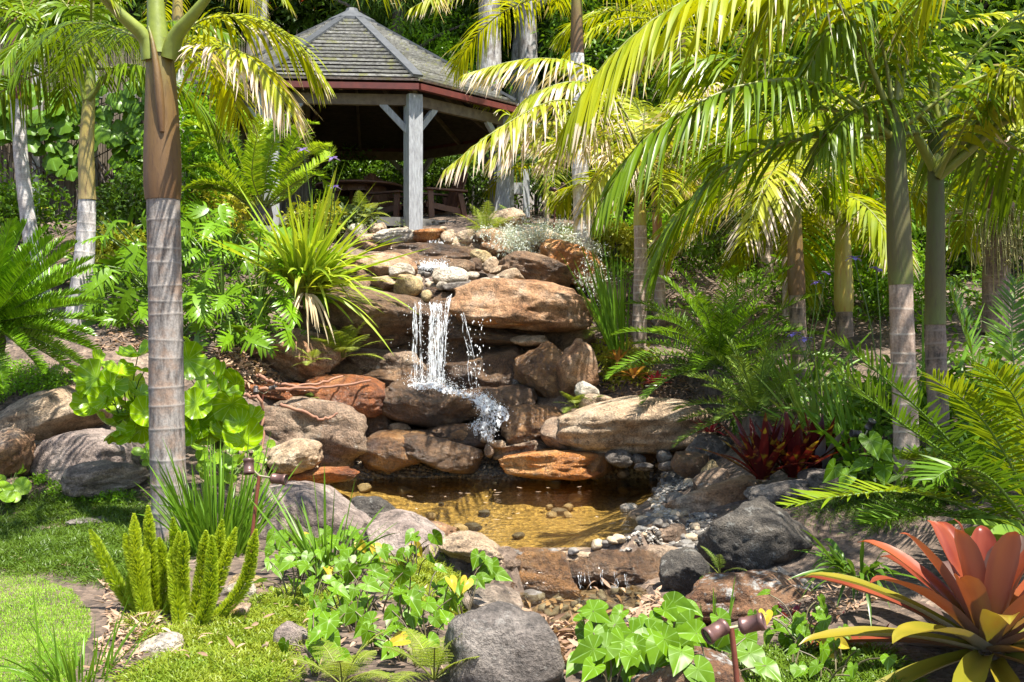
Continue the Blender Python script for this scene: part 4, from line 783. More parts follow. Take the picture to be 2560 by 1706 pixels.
pl, tl = palm('palm with red brown crownshaft and hanging seed strings at the right edge', [(2490,800,13.0),(2490,700,13.0),(2495,545,13.0)], (.15, .15), [(2495,550,13.0),(2500,430,13.0),(2505,330,13.0)], (.17, .1), T_DARK, S_RED, ring=.14)
crown(pl, tl, 12, 2.1, .68, .048, G_PALM, (80, -5), (1.0, 1.8), .2, cnt=44)
M_SEED = plainmat('seed_string', (.36, .34, .12), .6, (.24, .22, .07)); mb = MB()
for k in range(64):
    p0 = at(2490 + R.normal(0, 12), 545 + R.normal(0, 8), 12.75); e = p0 + [R.normal(0, .28), -.1 + R.normal(0, .12), -R.uniform(.25, .85)]; P = bez([p0, (p0 + e) / 2 + [ (e - p0)[0] * .35, 0, .22], e], 9)
    tube(mb, P, .006, 4)
    for w in range(10):
        u = P[R.integers(2, 9)] + R.normal(0, .012, 3); mb.add(u + np.array([[1, 0, 0], [-1, 0, 0], [0, 1, 0], [0, -1, 0], [0, 0, 1], [0, 0, -1]]) * .014, T=[[0, 2, 4], [2, 1, 4], [1, 3, 4], [3, 0, 4], [2, 0, 5], [1, 2, 5], [3, 1, 5], [0, 3, 5]])
tag(part('seed_strings', mb, M_SEED, pl), kind='stuff')
pm, tm = palm('small tan palm trunk in the distance under dry fronds', [(1915,705,17.5),(1912,620,17.5),(1908,560,17.5)], (.13, .12), [(1908,562,17.5),(1906,500,17.5),(1904,430,17.5)], (.12, .08), T_TAN, S_YEL)
crown(pm, tm, 11, 1.9, .6, .045, G_PALMDRY, (70, -20), (1.0, 1.8), .9, cnt=38, curl=.08)
pn, tn = palm('thin dark palm trunk in the shade behind the slim palms', [(1755,650,19.5),(1752,580,19.5),(1748,500,19.5)], (.13, .12), [(1748,505,19.5),(1748,440,19.5),(1748,380,19.5)], (.12, .08), T_DARK, S_BROWN)
crown(pn, tn, 11, 2.1, .6, .045, G_PALM, (70, -20), (1.0, 1.7), .3, cnt=38)
po_, to_ = palm('slim yellowish palm stem beside the brown crownshaft palm', [(1966,800,15.0),(1964,700,15.0),(1963,640,15.0)], (.05, .045), [(1963,642,15),(1962,560,15),(1962,470,15)], (.05, .04), T_TAN, S_YEL)
crown(po_, to_, 9, 1.8, .55, .04, G_PALM, (75, 0), (1.0, 1.7), 2.6, cnt=38)
# two slim young palms beyond the gazebo path
py_, ty_ = palm('young green stemmed palm right of the gazebo', [(1366,560,19),(1365,500,19)], (.05, .045), [(1365,500,19),(1364,440,19),(1362,400,19)], (.05, .04), T_TAN, S_YEL)
crown(py_, ty_, 8, 1.5, .5, .035, G_PALM, (75, 0), (1.0, 1.7), .6, cnt=32)
pz, tz = palm('palm at the right edge of the wood behind all the others', [(2250,640,19),(2250,480,19),(2250,330,19)], (.14, .12), [(2250,335,19),(2250,240,19),(2250,130,19)], (.13, .1), T_TAN, S_GREEN)
crown(pz, tz, 13, 2.6, .75, .055, G_PALM, (75, -20), (1.0, 1.7), .3, cnt=40)
pq, tq = palm('palm deep in the wood with a crown above the slim pair', [(1700,640,21),(1700,400,21),(1700,240,21)], (.14, .12), [(1700,245,21),(1700,160,21),(1700,60,21)], (.13, .1), T_TAN, S_BROWN)
crown(pq, tq, 14, 2.8, .8, .055, G_PALM, (75, -20), (1.0, 1.7), .9, cnt=42)

for lab, x, y, h in [('palm standing just outside the right edge, its crown shading the giant bromeliad', 4.3, 7.2, 4.6)]:  # out of view, put in to cast shade over the right side
    g = float(gz(x, y)); inv = lambda z: ((x / y * F + 1280), 853 - (z - HC) / y * F, y)
    t_, top_ = palm(lab, [inv(g), inv(g + 1), inv(g + h - 1.1)], (.1, .09), [inv(g + h - 1.1), inv(g + h - .5), inv(g + h)], (.1, .06), T_GREY, S_GREEN)
    crown(t_, top_, 8, 2.2, .75, .05, G_PALM, (75, 0), (.9, 1.5), x, cnt=40)
# ---------------------------------------------------------------- wood behind the garden
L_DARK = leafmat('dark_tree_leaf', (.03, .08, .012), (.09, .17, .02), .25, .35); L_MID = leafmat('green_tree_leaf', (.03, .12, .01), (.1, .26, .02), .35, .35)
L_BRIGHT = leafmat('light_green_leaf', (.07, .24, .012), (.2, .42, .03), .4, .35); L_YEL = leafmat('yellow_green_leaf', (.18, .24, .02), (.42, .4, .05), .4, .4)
L_GREYG = leafmat('grey_green_leaf', (.07, .11, .05), (.16, .2, .1), .3, .45)
BARK = trunkmat('furrowed_grey_bark', (.36, .34, .32), (.12, .105, .1), (.3, .3, .3), (.2, .16, .13)); BARKD = trunkmat('dark_bark', (.1, .08, .065), (.04, .032, .028), (.1, .1, .1), (.08, .06, .05))
def clumps(mb, C, rad, per, ll, lw, hang=0., m=0, r=None):
    """leaf clumps: per leaves round every centre"""
    n = len(C); d = nrm(R.normal(0, 1, (n * per, 3)) + UP * .15); b = np.repeat(C, per, 0) + d * (np.broadcast_to(rad, (n,)).repeat(per) * R.random(n * per) ** .5)[:, None]
    dd = nrm(d + R.normal(0, .6, d.shape) - UP * hang); sd = nrm(np.cross(dd, UP * .8 + R.normal(0, .7, d.shape)))
    rr = np.clip(np.repeat(R.random(n), per) * .7 + .3 * R.random(n * per), 0, 1) if r is None else r
    strips(mb, b, dd, sd, ll * R.uniform(.6, 1.3, n * per), lw * R.uniform(.7, 1.2, n * per), .25, 2, 'lance', m=m, r=rr)
def crownmesh(name, mats, rx, rz, nc, per, ll, lw, rad, seed, hang=0., lo=-1., flowers=0):
    d = nrm(R.normal(0, 1, (nc, 3))); rr = R.random(nc) ** .4; C = d * rr[:, None]
    C = C * (1 + .35 * fbm(d * 1.8 + seed, seed, 2))[:, None] * [rx, rx, rz]; C = C[C[:, 2] > lo * rz]
    mb = MB(); clumps(mb, C, rad, per, ll, lw, hang)
    if flowers:
        k = R.choice(len(C), flowers); clumps(mb, C[k] * 1.02, rad * .7, 9, .12, .05, m=1)
    return mb.mesh(name, mats)
FLOWER = leafmat('red_flower', (.55, .05, .015), (.7, .12, .02), .3, .5)
CR = [crownmesh('crown', L_DARK, 2.5, 4.2, 620, 26, .2, .075, .42, 1), crownmesh('crown', L_MID, 2.3, 3.6, 560, 26, .2, .075, .4, 2), crownmesh('crown', [L_DARK, FLOWER], 2.4, 3.6, 560, 26, .2, .07, .4, 3, 0, -1, 50), crownmesh('crown', L_DARK, 2.0, 4.0, 520, 26, .3, .03, .45, 4, .8)]
def limbs(base, H, r, lean=(0, 0), fork=0):
    mb = MB(); b = np.asarray(base, float); top = b + [lean[0], lean[1], H]
    P = bez([b - UP * .3, b + (top - b) * .35 + [R.normal(0, .08), 0, 0], b + (top - b) * .7 + [R.normal(0, .12), 0, 0], top], 26); tube(mb, P, np.interp(np.linspace(0, 1, 26), [0, .06, .3, 1], [r * 1.5, r * 1.08, r * .92, r * .4]), 16)
    V = mb.V[0]; a = np.arctan2(V[:, 1] - b[1], V[:, 0] - b[0]); mb.V[0] = V + nrm(V - P[np.repeat(np.arange(26), 16)]) * (.14 * r * fbm(np.stack([np.cos(a) * 3.2, np.sin(a) * 3.2, V[:, 2] * .35], 1), 4, 3))[:, None]
    for k in range(5):
        u = P[int(11 + 2.6 * k)]; a = R.uniform(0, 6.28); e = u + [1.6 * math.cos(a), 1.6 * math.sin(a), 1.1]; tube(mb, bez([u, (u + e) / 2 + UP * .15, e], 8), np.linspace(r * .4, r * .1, 8), 8)
    return mb
def tree(label, base, H, r, cm, cs, bark=BARK, lean=(0, 0), group=None, cz=None, name='tree', cat='tree'):
    t = thing(name, base, label, cat, group); part('trunk', limbs(base, H, r, lean), bark, t)
    if cm is not None:
        o = link('crown', cm, t, (lean[0] * .9, lean[1], H * .8 if cz is None else cz)); o.scale = cs if not np.isscalar(cs) else (cs, cs, cs); o.rotation_euler.z = R.uniform(0, 6)
    return t
def gp(px, D): x = (px - 1280) / F * D; return np.array([x, D, float(terr(np.array([x]), np.array([D]))[0])])
tree('tree with a straight grey furrowed trunk behind the left side of the gazebo roof', gp(655, 26), 10.5, .28, CR[1], 1.1, cz=12.4)
tree('tree with a straight furrowed grey trunk right of the gazebo roof', gp(1214, 25), 10.5, .29, CR[0], 1.1, cz=12.4, lean=(-.15, 0))
tree('tree with a leaning grey trunk, left of a close pair right of the gazebo roof', gp(1268, 26.4), 9.5, .24, CR[0], 1.1, lean=(.75, 0), cz=12.6)
tree('tree with a leaning grey trunk, right of a close pair right of the gazebo roof', gp(1318, 25.8), 9.5, .26, CR[3], 1.1, lean=(.12, 0), cz=12.2)
tree('red flowering tree with dark leaves behind the gazebo roof', gp(560, 28.5), 5.6, .16, CR[2], (1.25, 1.1, 1.15), BARKD, cz=5.2)
tree('dark trunk of a tree seen through the gazebo', gp(992, 25.5), 7, .2, CR[3], .9, BARKD, cz=7)
WG = 'trees of the dense wood behind the garden'; WL = ['dense dark leaved tree in the wood behind the garden', 'green leaved tree in the wood behind the garden', None, 'weeping fine leaved tree in the wood behind the garden']
for px, D, k, s in [(-150,27,0,1.3),(120,30,1,1.3),(330,28,0,1.2),(450,31,1,1.2),(780,30,0,1.3),(940,32,1,1.3),(1060,29,0,1.1),(1120,33,1,1.3),(1330,31,3,1.3),(1430,28,3,1.05),(1520,30,0,1.3),(1600,26.5,1,1.0),(1700,30,0,1.3),(1850,28,1,1.2),(1960,31,0,1.3),(2100,27,1,1.1),(2240,30,0,1.3),(2400,27,1,1.2),(2560,30,0,1.3),(2720,27,1,1.3),(1000,36,0,1.7),(300,36,0,1.7),(1650,36,0,1.7),(2250,36,0,1.7),(650,35,1,1.6),(1350,37,0,1.7),(1950,37,1,1.7),(-100,36,0,1.7),(2650,36,0,1.7)]:
    tree({1330: 'weeping fine leaved tree behind the pair of leaning grey trunks', 1430: 'weeping fine leaved tree behind the stout pinkish palm'}.get(px, WL[k]), gp(px, D), 5.2 * s, .17 * s, CR[k], (s, s, s * 1.05), BARKD, group=WG, cz=3.9 * s)

def bush(label, base, w, h, mat, ll=.11, lw=.05, dens=1., group=None, cat='shrub', name='shrub', hang=0., lift=.5):
    t = thing(name, base, label, cat, group); nc = int(70 * dens * max(1, w * h)); d = nrm(R.normal(0, 1, (nc, 3)) + UP * .3); C = np.array(base) + UP * h * lift + d * (R.random(nc) ** .45)[:, None] * [w / 2, w / 2, h / 2] * (1 + .3 * fbm(d * 2, int(base[0] * 9) & 63, 2))[:, None]
    mb = MB(); clumps(mb, C, .14, 16, ll, lw, hang); part('foliage', mb, mat, t); sm = MB()
    for k in range(6): tube(sm, bez([np.array(base) - UP * .1, np.array(base) + UP * h * .3 + R.normal(0, .08, 3), C[k]], 6), np.linspace(.02, .006, 6), 5)
    part('stem', sm, BARKD, t); return t
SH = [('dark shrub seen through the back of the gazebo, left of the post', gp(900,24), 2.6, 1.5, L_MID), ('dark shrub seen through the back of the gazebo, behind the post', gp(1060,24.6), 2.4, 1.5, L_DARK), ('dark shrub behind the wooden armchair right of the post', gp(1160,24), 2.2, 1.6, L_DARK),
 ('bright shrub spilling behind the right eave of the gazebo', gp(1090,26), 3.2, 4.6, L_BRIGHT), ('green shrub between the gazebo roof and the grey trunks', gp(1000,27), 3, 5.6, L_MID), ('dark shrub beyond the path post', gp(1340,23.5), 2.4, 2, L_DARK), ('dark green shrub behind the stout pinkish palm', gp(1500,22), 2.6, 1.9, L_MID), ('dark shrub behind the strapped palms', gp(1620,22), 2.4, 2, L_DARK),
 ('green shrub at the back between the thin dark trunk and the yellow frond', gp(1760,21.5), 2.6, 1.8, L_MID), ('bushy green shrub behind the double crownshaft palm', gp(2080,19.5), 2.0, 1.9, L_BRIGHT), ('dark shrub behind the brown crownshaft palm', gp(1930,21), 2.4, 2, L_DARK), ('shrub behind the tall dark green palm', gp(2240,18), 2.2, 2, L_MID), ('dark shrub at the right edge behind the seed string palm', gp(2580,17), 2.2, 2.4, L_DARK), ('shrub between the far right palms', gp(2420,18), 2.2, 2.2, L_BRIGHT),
 ('yellow green shrub at the foot of the left cycad', gp(560,17.0), 1.4, .9, L_YEL), ('light green shrub behind the nearest palm', gp(480,18.2), 1.9, 1.7, L_BRIGHT), ('tall light green climber hiding the left eave of the gazebo', gp(492,16.9), 1.1, 2.7, L_BRIGHT), ('yellow leaved low shrub between the left palms', gp(300,15.6), 1.0, .75, L_YEL), ('low green shrub at the left behind the leftmost palm', gp(20,17), 1.8, 1.3, L_MID), ('yellow green shrub right of the second left palm', gp(262,15.8), .9, .7, L_YEL), ('dark shrub under the vine', gp(330,17.5), 1.8, 1.1, L_DARK),
 ('small yellow green shrub beside the gazebo post', gp(790,17.0), 1.1, .5, L_YEL), ('reddish twiggy shrub beside the gazebo post foot', gp(885,17.0), .7, .5, L_GREYG),
 ('bright low shrub behind the irises at the right', gp(2180,15), 1.6, .9, L_BRIGHT), ('dry pale shrub under the yellow frond', gp(1850,17.5), 1.4, 1.2, L_GREYG), ('low leafy shrub behind the right cycad', gp(1700,17), 1.5, .7, L_MID), ('pale bromeliad like shrub at the foot of the stout palm', gp(1540,16.5), .8, .5, L_YEL), ('low green shrub beneath the slim palms', gp(1600,17.5), 1.6, .7, L_BRIGHT), ('low shrub in the bed right of the double crownshaft palm', gp(2030,15.8), 1.2, .8, L_BRIGHT)]
for a in SH: bush(*a)
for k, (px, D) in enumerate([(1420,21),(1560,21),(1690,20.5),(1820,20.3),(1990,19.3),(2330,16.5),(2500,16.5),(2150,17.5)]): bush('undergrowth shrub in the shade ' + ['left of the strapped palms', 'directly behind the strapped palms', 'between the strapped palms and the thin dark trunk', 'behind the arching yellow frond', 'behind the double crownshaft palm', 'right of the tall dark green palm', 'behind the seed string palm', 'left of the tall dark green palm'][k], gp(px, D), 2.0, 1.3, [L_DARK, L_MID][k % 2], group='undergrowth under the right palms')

# vine on the fence: every leaf a part
ang = np.linspace(0, 2 * np.pi, 25)[:-1]; rad = .62 + .22 * np.abs(np.cos(2.5 * ang)) * (1 - .25 * (np.abs(ang - np.pi) < .5)); vo = np.stack([np.sin(ang) * rad, np.cos(ang) * rad + .35], 1)
L_VINE = leafmat('vine_leaf', (.03, .15, .012), (.09, .3, .025), .38, .35, vein=(2.5, (.16, .32, .06))); VM = fanmesh('leaf', vo, L_VINE, (.5, 1.), lambda x, y: -.22 * (x * x + (y - .3) ** 2) + .05 * np.sin(7 * x))
vi = thing('climbing_vine', at(250, 545, 19), 'broad leaved vine covering the lower brushwood fence', 'vine'); vb = np.array(vi.location)
mb = MB()
for k in range(16):
    p0 = at(R.uniform(20, 400), 560, 19.15); tube(mb, bez([p0, p0 + [R.normal(0, .3), .05, .8], p0 + [R.normal(0, .6), .1, 1.5], p0 + [R.normal(0, .9), .1, 2.1]], 10), .011, 5)
for q in [[(245,400),(280,450),(300,420),(330,470),(345,540)], [(250,430),(270,470),(300,455),(320,500),(335,555)]]: tube(mb, bez([at(x, y, 18.9) for x, y in q], 14), .014, 5)
part('stem', mb, BARKD, vi)
VP = np.array([(-40,190),(60,205),(130,230),(200,225),(245,205),(300,215),(350,190),(400,215),(520,215),(500,270),(370,350),(352,450),(300,430),(270,370),(245,330),(180,440),(90,390),(-40,330)], float)
n = 0
while n < 290:
    q = R.uniform([-40, 185], [520, 460]); 
    if polydist(q[:1], q[1:], VP)[0] < 0: continue
    b = at(q[0], q[1], R.uniform(18.75, 19.2)); y = nrm([R.normal(0, .5), -.35, -1 + R.normal(0, .25)]); z = nrm([R.normal(.1, .4), -1, .75 + R.normal(0, .3)])
    link('leaf', VM, vi, None, Matrix.Translation(-vi.location) @ oriented(b, y, z, R.uniform(.1, .2))); n += 1

# ---------------------------------------------------------------- cycads, ferns
def cycad(label, base, n, L, ll, lw, mat, el=(80, 5), arch=(.5, 1.1), cnt=60, sep=0, az=None, droop=.12, vee=.55, caudex=True, skip=None, pet=.1, dark=None, fa=(82, 35)):
    t = thing('cycad', base, label, 'cycad')
    if caudex: part('caudex', lathe(MB(), np.array(base) - UP * .1, [(.14, 0), (.16, .12), (.13, .26), (.05, .34), (0, .35)], 14), BARKD, t)
    for k in range(n):
        a = (az[0] + (az[1] - az[0]) * ((k * .618) % 1)) if az else k * 2.39996; e = math.radians(np.interp(k / max(1, n - 1), [0, 1], el))
        if skip and skip(a, e): continue
        frond(t, garc(np.array(base) + UP * .2, a, e, L * R.uniform(.85, 1.1), R.uniform(*arch)), cnt, ll, lw, mat if not dark or k % 3 else dark, droop, vee, fa, .009, pet, k < sep, G_RACHD, R.normal(0, .15), 3, ((0, .12, .4, .8, 1), (.5, .85, 1, .75, .25)))
    return t
cb = at(655, 545, 16.0)
t = cycad('tall bright green cycad with upright fronds in front of the gazebo', cb, 0, 1, .1, .01, G_CYCADL)
CYF = [[(640,520),(560,400),(500,300),(462,285)], [(645,515),(590,380),(540,285),(520,262)], [(650,510),(640,400),(610,300),(590,270)], [(655,510),(672,400),(700,310),(705,292)], [(660,510),(715,400),(755,320),(790,310)], [(668,510),(730,420),(790,370),(822,366)], [(650,510),(650,420),(660,330),(690,300)], [(640,520),(590,470),(530,420),(470,420)], [(630,525),(580,440),(530,350),(480,330)], [(668,515),(720,470),(770,440),(800,440)], [(655,510),(630,440),(640,350),(650,290)], [(640,520),(560,470),(500,460),(455,480)]]
CYF = CYF + [[(x + R.normal(0, 4) * (1 + 2.2 * k), y + R.normal(3, 4) * (1 + 1.6 * k)) for k, (x, y) in enumerate(q)] for q in CYF]
for i, q in enumerate(CYF):
    frond(t, [at(x, y, 15.9 - (1 if i < 12 else -.6) * .75 * k * [.5, .2, 0, .3, .45, .7, -.4, .6, .1, .7, .9, .3][i % 12] * .6) for k, (x, y) in enumerate(q)], 92, .2, .027, G_CYCADL, .12, .45, (80, 42), .011, .1, False, G_RACHIS, 0, 3, ((0, .1, .4, .8, 1), (.5, .85, 1, .8, .3)))
cycad('dark glossy cycad spreading fronds from the left edge', at(-25, 860, 11.7), 50, 1.15, .17, .017, G_SAGO, (82, -28), (.1, .5), 90, 0, (-1.9, 1.3), droop=.0, vee=.75)
cycad('large dense cycad on the right bank', at(1795, 965, 12.9), 38, 1.35, .2, .0155, G_CYCAD, (84, -8), (.6, 1.3), 66, dark=G_CYCADD)
cycad('dusty grey green cycad with fine fronds above the red bromeliad', at(1890, 1085, 11.6), 26, .95, .16, .011, G_CYCADG, (80, -5), (.5, 1.0), 60)
t = cycad('big deep green cycad with long arching fronds at the right edge', at(2620, 1330, 7.4), 0, 1, .1, .01, G_CYCADD)
BIGF = [([(2540,1290,7.3),(2400,1130,7.2),(2240,970,7.1),(2075,840,7.1)], G_CYCADD), ([(2520,1300,7.2),(2380,1150,7.0),(2230,1040,6.9),(2060,900,6.9)], G_CYCADD), ([(2580,1300,7.4),(2500,1060,7.5),(2420,860,7.6),(2375,720,7.7)], G_CYCADD), ([(2600,1300,7.5),(2560,1060,7.7),(2530,860,7.9),(2540,700,8.1)], G_CYCADD),
  ([(2600,1320,7.2),(2520,1150,6.9),(2440,1030,6.7),(2330,940,6.6)], G_CYCADY), ([(2640,1300,7.2),(2590,1130,6.8),(2540,1000,6.6),(2470,920,6.5)], G_CYCADY), ([(2560,1330,7.0),(2400,1260,6.8),(2250,1230,6.6),(2110,1240,6.5),(1970,1265,6.45)], G_CYCADY), ([(2560,1330,7.2),(2440,1220,7.1),(2340,1160,7.0),(2270,1150,7.0)], G_CYCADY), ([(2660,1280,7.6),(2640,1060,7.9),(2620,880,8.2),(2600,700,8.5)], G_CYCAD), ([(2500,1320,7.0),(2380,1290,6.8),(2260,1290,6.7),(2180,1310,6.6)], G_CYCADD), ([(2600,1350,6.9),(2480,1200,6.6),(2390,1170,6.5),(2330,1200,6.4)], G_CYCADD)]
for i, (q, mt) in enumerate(BIGF):
    frond(t, [at(*x) for x in q], 70, .27, .022, mt, .1, .3, (80, 42), .012, .06, i in (0, 1, 2, 5, 6), G_RACHD, 0, 4, ((0, .08, .4, .8, 1), (.5, .85, 1, .85, .35)))

L_FERN = leafmat('fern_leaflet', (.14, .26, .02), (.34, .42, .05), .45, .5); L_FERND = leafmat('green_fern_leaflet', (.05, .15, .02), (.13, .27, .03), .4, .5)
def fern(label, base, n, L, mat=L_FERN, el=(75, 15), w=.3, arch=(.6, 1.2), cnt=16, az=None, group=None, second=11):
    """a fern: every frond twice divided"""
    t = thing('fern', base, label, 'fern', group)
    for k in range(n):
        a = (az[0] + (az[1] - az[0]) * ((k * .618) % 1)) if az else k * 2.39996; e = math.radians(np.interp(k / max(1, n - 1), [0, 1], el)); Lk_ = L * R.uniform(.8, 1.1)
        P = bez(garc(base, a, e, Lk_, R.uniform(*arch)), 14); T = nrm(np.gradient(P, axis=0)); h = nrm((P[-1] - P[0]) * [1, 1, 0]); B = np.cross(h, UP); Nn = np.cross(B, T); mb = MB(); tube(mb, P, np.linspace(.005, .0015, 14), 4)
        bs, dd, ss, LL = [], [], [], []
        for j in range(cnt):
            s = .2 + .8 * (j + .5) / cnt; i = min(int(s * 13), 12); f = s * 13 - i; p = P[i] * (1 - f) + P[i + 1] * f; q = (s - .2) / .8; pl_ = w * L * np.interp(q, [0, .25, 1], [.75, 1, .08])
            for sg in (-1, 1):
                d = nrm(T[i] * .45 + B * sg + Nn[i] * .1 + R.normal(0, .05, 3)); tube(mb, np.array([p, p + d * pl_ * .5 - UP * .04 * pl_, p + d * pl_ - UP * .2 * pl_]), [.0022, .0018, .001], 3, caps=False)
                for u in range(second):
                    v = (u + .5) / second
                    for s2 in (-1, 1): bs.append(p + d * pl_ * v - UP * .2 * pl_ * v * v); dd.append(nrm(d * .5 + s2 * nrm(T[i] - (T[i] @ d) * d) + R.normal(0, .06, 3))); ss.append(d); LL.append(pl_ * .17 * (1 - .7 * v) + .003)
        strips(mb, np.array(bs), np.array(dd), np.array(ss), np.array(LL), np.array(LL) * .34, .15, 2, 'lance', m=1); part('frond', mb, [G_RACHIS, mat], t)
    return t
cam_az = (math.radians(180), math.radians(360))
fern('lime green fern growing from the rocks left of the main fall', at(855, 895, 13.6), 12, .62, L_FERN, (85, 15), az=(math.radians(170), math.radians(380)))
fern('small bright fern under the rusty upright boulders right of the fall', at(1440, 1020, 13.2), 9, .36, L_FERN, (70, 5), az=cam_az)
fern('small bright fern at the right foot of the upright tan boulder', at(1485, 1020, 13.1), 6, .28, L_FERND, (70, 10), az=cam_az)
fern('yellow fern beside the gazebo step', at(1215, 590, 16.6), 11, .62, L_FERN, (80, 5))
fern('fern at the right end of the long overhanging boulder', at(1500, 830, 14.4), 9, .5, L_FERN, (80, 5))
fern('green fern behind the tan boulder near the gazebo', at(1290, 565, 17.2), 7, .5, L_FERND, (70, 5))
fern('yellow green fern at the very bottom left of the round boulder', at(1085, 1700, 5.2), 9, .36, L_FERN, (75, 25), w=.28)
fern('bright fern at the bottom below the cream stone', at(855, 1715, 5.2), 9, .32, L_FERN, (70, 20), w=.3)
fern('small dark fern in the crack beside the largest dark boulder', at(1800, 1440, 7.9), 7, .3, L_FERND, (75, 0), w=.16, az=(math.radians(140), math.radians(330)))
fern('small fern beside the left philodendron boulder', at(780, 905, 13.2), 6, .3, L_FERN, (60, 0), az=cam_az)
fern('tiny fern on the rusty ledge with the dry roots', at(770, 1000, 13.0), 6, .2, L_FERND, (60, 0), az=cam_az)
fern('yellow fern behind the strappy plant near the gazebo', at(905, 545, 17.0), 7, .5, L_FERN, (60, 5), az=(math.radians(270), math.radians(420)))
fern('low yellow green fern under the right end of the green iris', at(1580, 900, 13.8), 9, .34, L_FERN, (65, 5))

# ---------------------------------------------------------------- strappy plants
L_IRIS = leafmat('iris_blade', (.025, .14, .015), (.09, .31, .03), .35, .35); L_STRAPY = leafmat('yellow_green_blade', (.17, .32, .015), (.46, .55, .08), .42, .4, (.5, .36, .16), 1.02, base=(.25, .22, .05))
L_STRAPD = leafmat('dark_strap_blade', (.02, .1, .015), (.06, .19, .03), .3, .3); L_STRAPP = leafmat('striped_blade', (.1, .2, .03), (.28, .4, .08), .4, .35)
L_DRYB = leafmat('dry_blade', (.42, .3, .15), (.62, .5, .33), .2, .7)
def straps(label, base, n, L, W, mat, el=(88, 45), droop=(.1, .7), az=None, sep=False, spread=.08, cat='strappy plant', name='strappy_plant', group=None, nseg=8, prof='strap', fold=.25, dry=0):
    t = thing(name, base, label, cat, group); a = R.uniform(*(az or (0, 2 * np.pi)), n); e = np.radians(R.uniform(el[1], el[0], n)); d = np.stack([np.cos(a) * np.cos(e), np.sin(a) * np.cos(e), np.sin(e)], 1)
    b = np.array(base) + np.stack([np.cos(a), np.sin(a), 0 * a], 1) * (spread * R.random(n) ** .5)[:, None] - UP * .03; sd = nrm(np.cross(d, UP) + R.normal(0, .5, (n, 3))); Ls = L * R.uniform(.5, 1.1, n); Ws = W * R.uniform(.7, 1.15, n); dr = R.uniform(*droop, n)
    if sep:
        for V, Q, tt, r in strips(None, b, d, sd, Ls, Ws, dr, nseg, prof, fold, split=True): part('leaf', MB().add(V, Q, t=tt, r=r), mat, t)
    else:
        mb = MB(); strips(mb, b, d, sd, Ls, Ws, dr, nseg, prof, fold); tag(part('leaves', mb, mat, t), kind='stuff')
    if dry:
        mb = MB(); a = R.uniform(*(az or (0, 2 * np.pi)), dry); strips(mb, np.repeat([np.array(base) + UP * .08], dry, 0), np.stack([np.cos(a) * .8, np.sin(a) * .8, .4 + 0 * a], 1), [0, 0, 1], L * .8, W * .8, 1.4, 8, prof, fold); tag(part('dry_leaves', mb, L_DRYB, t), kind='stuff')
    return t
def iris_flower(root, p, s=.1):
    mb = MB(); a = np.arange(6) * np.pi / 3 + R.random(); d = np.stack([np.cos(a), np.sin(a), np.tile([.15, .6], 3)], 1); strips(mb, np.repeat([p], 6, 0), d, np.cross(d, UP), s, s * .6, .5, 4, 'lance'); part('flower', mb, M_PURPLE, root)
M_PURPLE = leafmat('purple_petal', (.13, .09, .5), (.3, .24, .75), .3, .5)
def flower_stem(root, a, b, bend=.05):
    part('flower_stem', tube(MB(), bez([a, (np.array(a) + b) / 2 + [bend, 0, .05], b], 8), .006, 5), G_RACHD, root); iris_flower(root, np.array(b))
t = straps('large yellow green strappy plant left of the upper fall', at(765, 740, 13.6), 0, 1, .03, L_STRAPY)
YS = [(R.normal(0, .1) + x, y) for x, y in []]
n = 230; a = R.normal(.12, .5, n); dz = R.uniform(.2, 1, n); d = nrm(np.stack([np.sin(a) * 1.0, R.uniform(-.7, .25, n), np.cos(a)], 1)); b = at(765, 735, 13.6) + R.normal(0, .07, (n, 3)) * [1, 1, .2]
for V, Q, tt, r in strips(None, b, d, nrm(np.cross(d, UP) + R.normal(0, .5, (n, 3))), R.uniform(.75, 1.8, n), .042, np.abs(R.normal(.35, .38, n)), 9, 'strap', .25, split=True): part('leaf', MB().add(V, Q, t=tt, r=r), L_STRAPY, t)
n = 44; a = R.uniform(.4, 1.4, n); d = nrm(np.stack([np.sin(a), R.uniform(-.5, .1, n), np.cos(a) * .8], 1)); mb = MB()
for V, Q, tt, r in strips(None, b[:n], d, nrm(np.cross(d, UP)), R.uniform(.7, 1.25, n), .036, R.uniform(.2, .55, n), 9, 'strap', .25, split=True): part('leaf', MB().add(V, Q, t=tt, r=r), L_STRAPY, t)
for k in range(12): V, Q, tt, r = strips(None, at(765, 735, 13.5), nrm([R.normal(.25, .35), -.7, .25]), [1, 0, .1], R.uniform(.6, .9), .034, R.uniform(1.2, 2.2), 9, 'strap', .2, split=True)[0]; part('dry_leaf', MB().add(V, Q, t=tt, r=r), L_DRYB, t)
for q in [((800, 700), (833, 396)), ((810, 690), (836, 468)), ((780, 690), (757, 374))]: flower_stem(t, at(*q[0], 13.6), at(*q[1], 13.4))
straps('upright green iris left of the slim palms', at(1555, 868, 13.6), 46, 1.4, .032, L_IRIS, (89, 62), (.0, .15), (math.radians(90), math.radians(300)), sep=True, spread=.16)
t = straps('near iris clump with dense narrow blades beside the palm trunk', at(545, 1385, 8.45), 280, .95, .02, L_IRIS, (89, 55), (.02, .45), sep=True, spread=.22)
straps('loose grassy iris clump at the near edge of the pool', at(815, 1440, 7.4), 80, .82, .018, L_IRIS, (88, 35), (.05, .7), sep=True, spread=.1)
straps('grassy clump at the bottom left corner', at(200, 1715, 5.3), 110, .55, .011, L_IRIS, (88, 45), (.05, .8), sep=True, spread=.16)
straps('dark green glossy strap plant beside the giant bromeliad', at(2150, 1420, 6.4), 60, .5, .03, L_STRAPD, (75, 5), (.2, .9), (math.radians(110), math.radians(300)), sep=True, spread=.12, prof='lance')
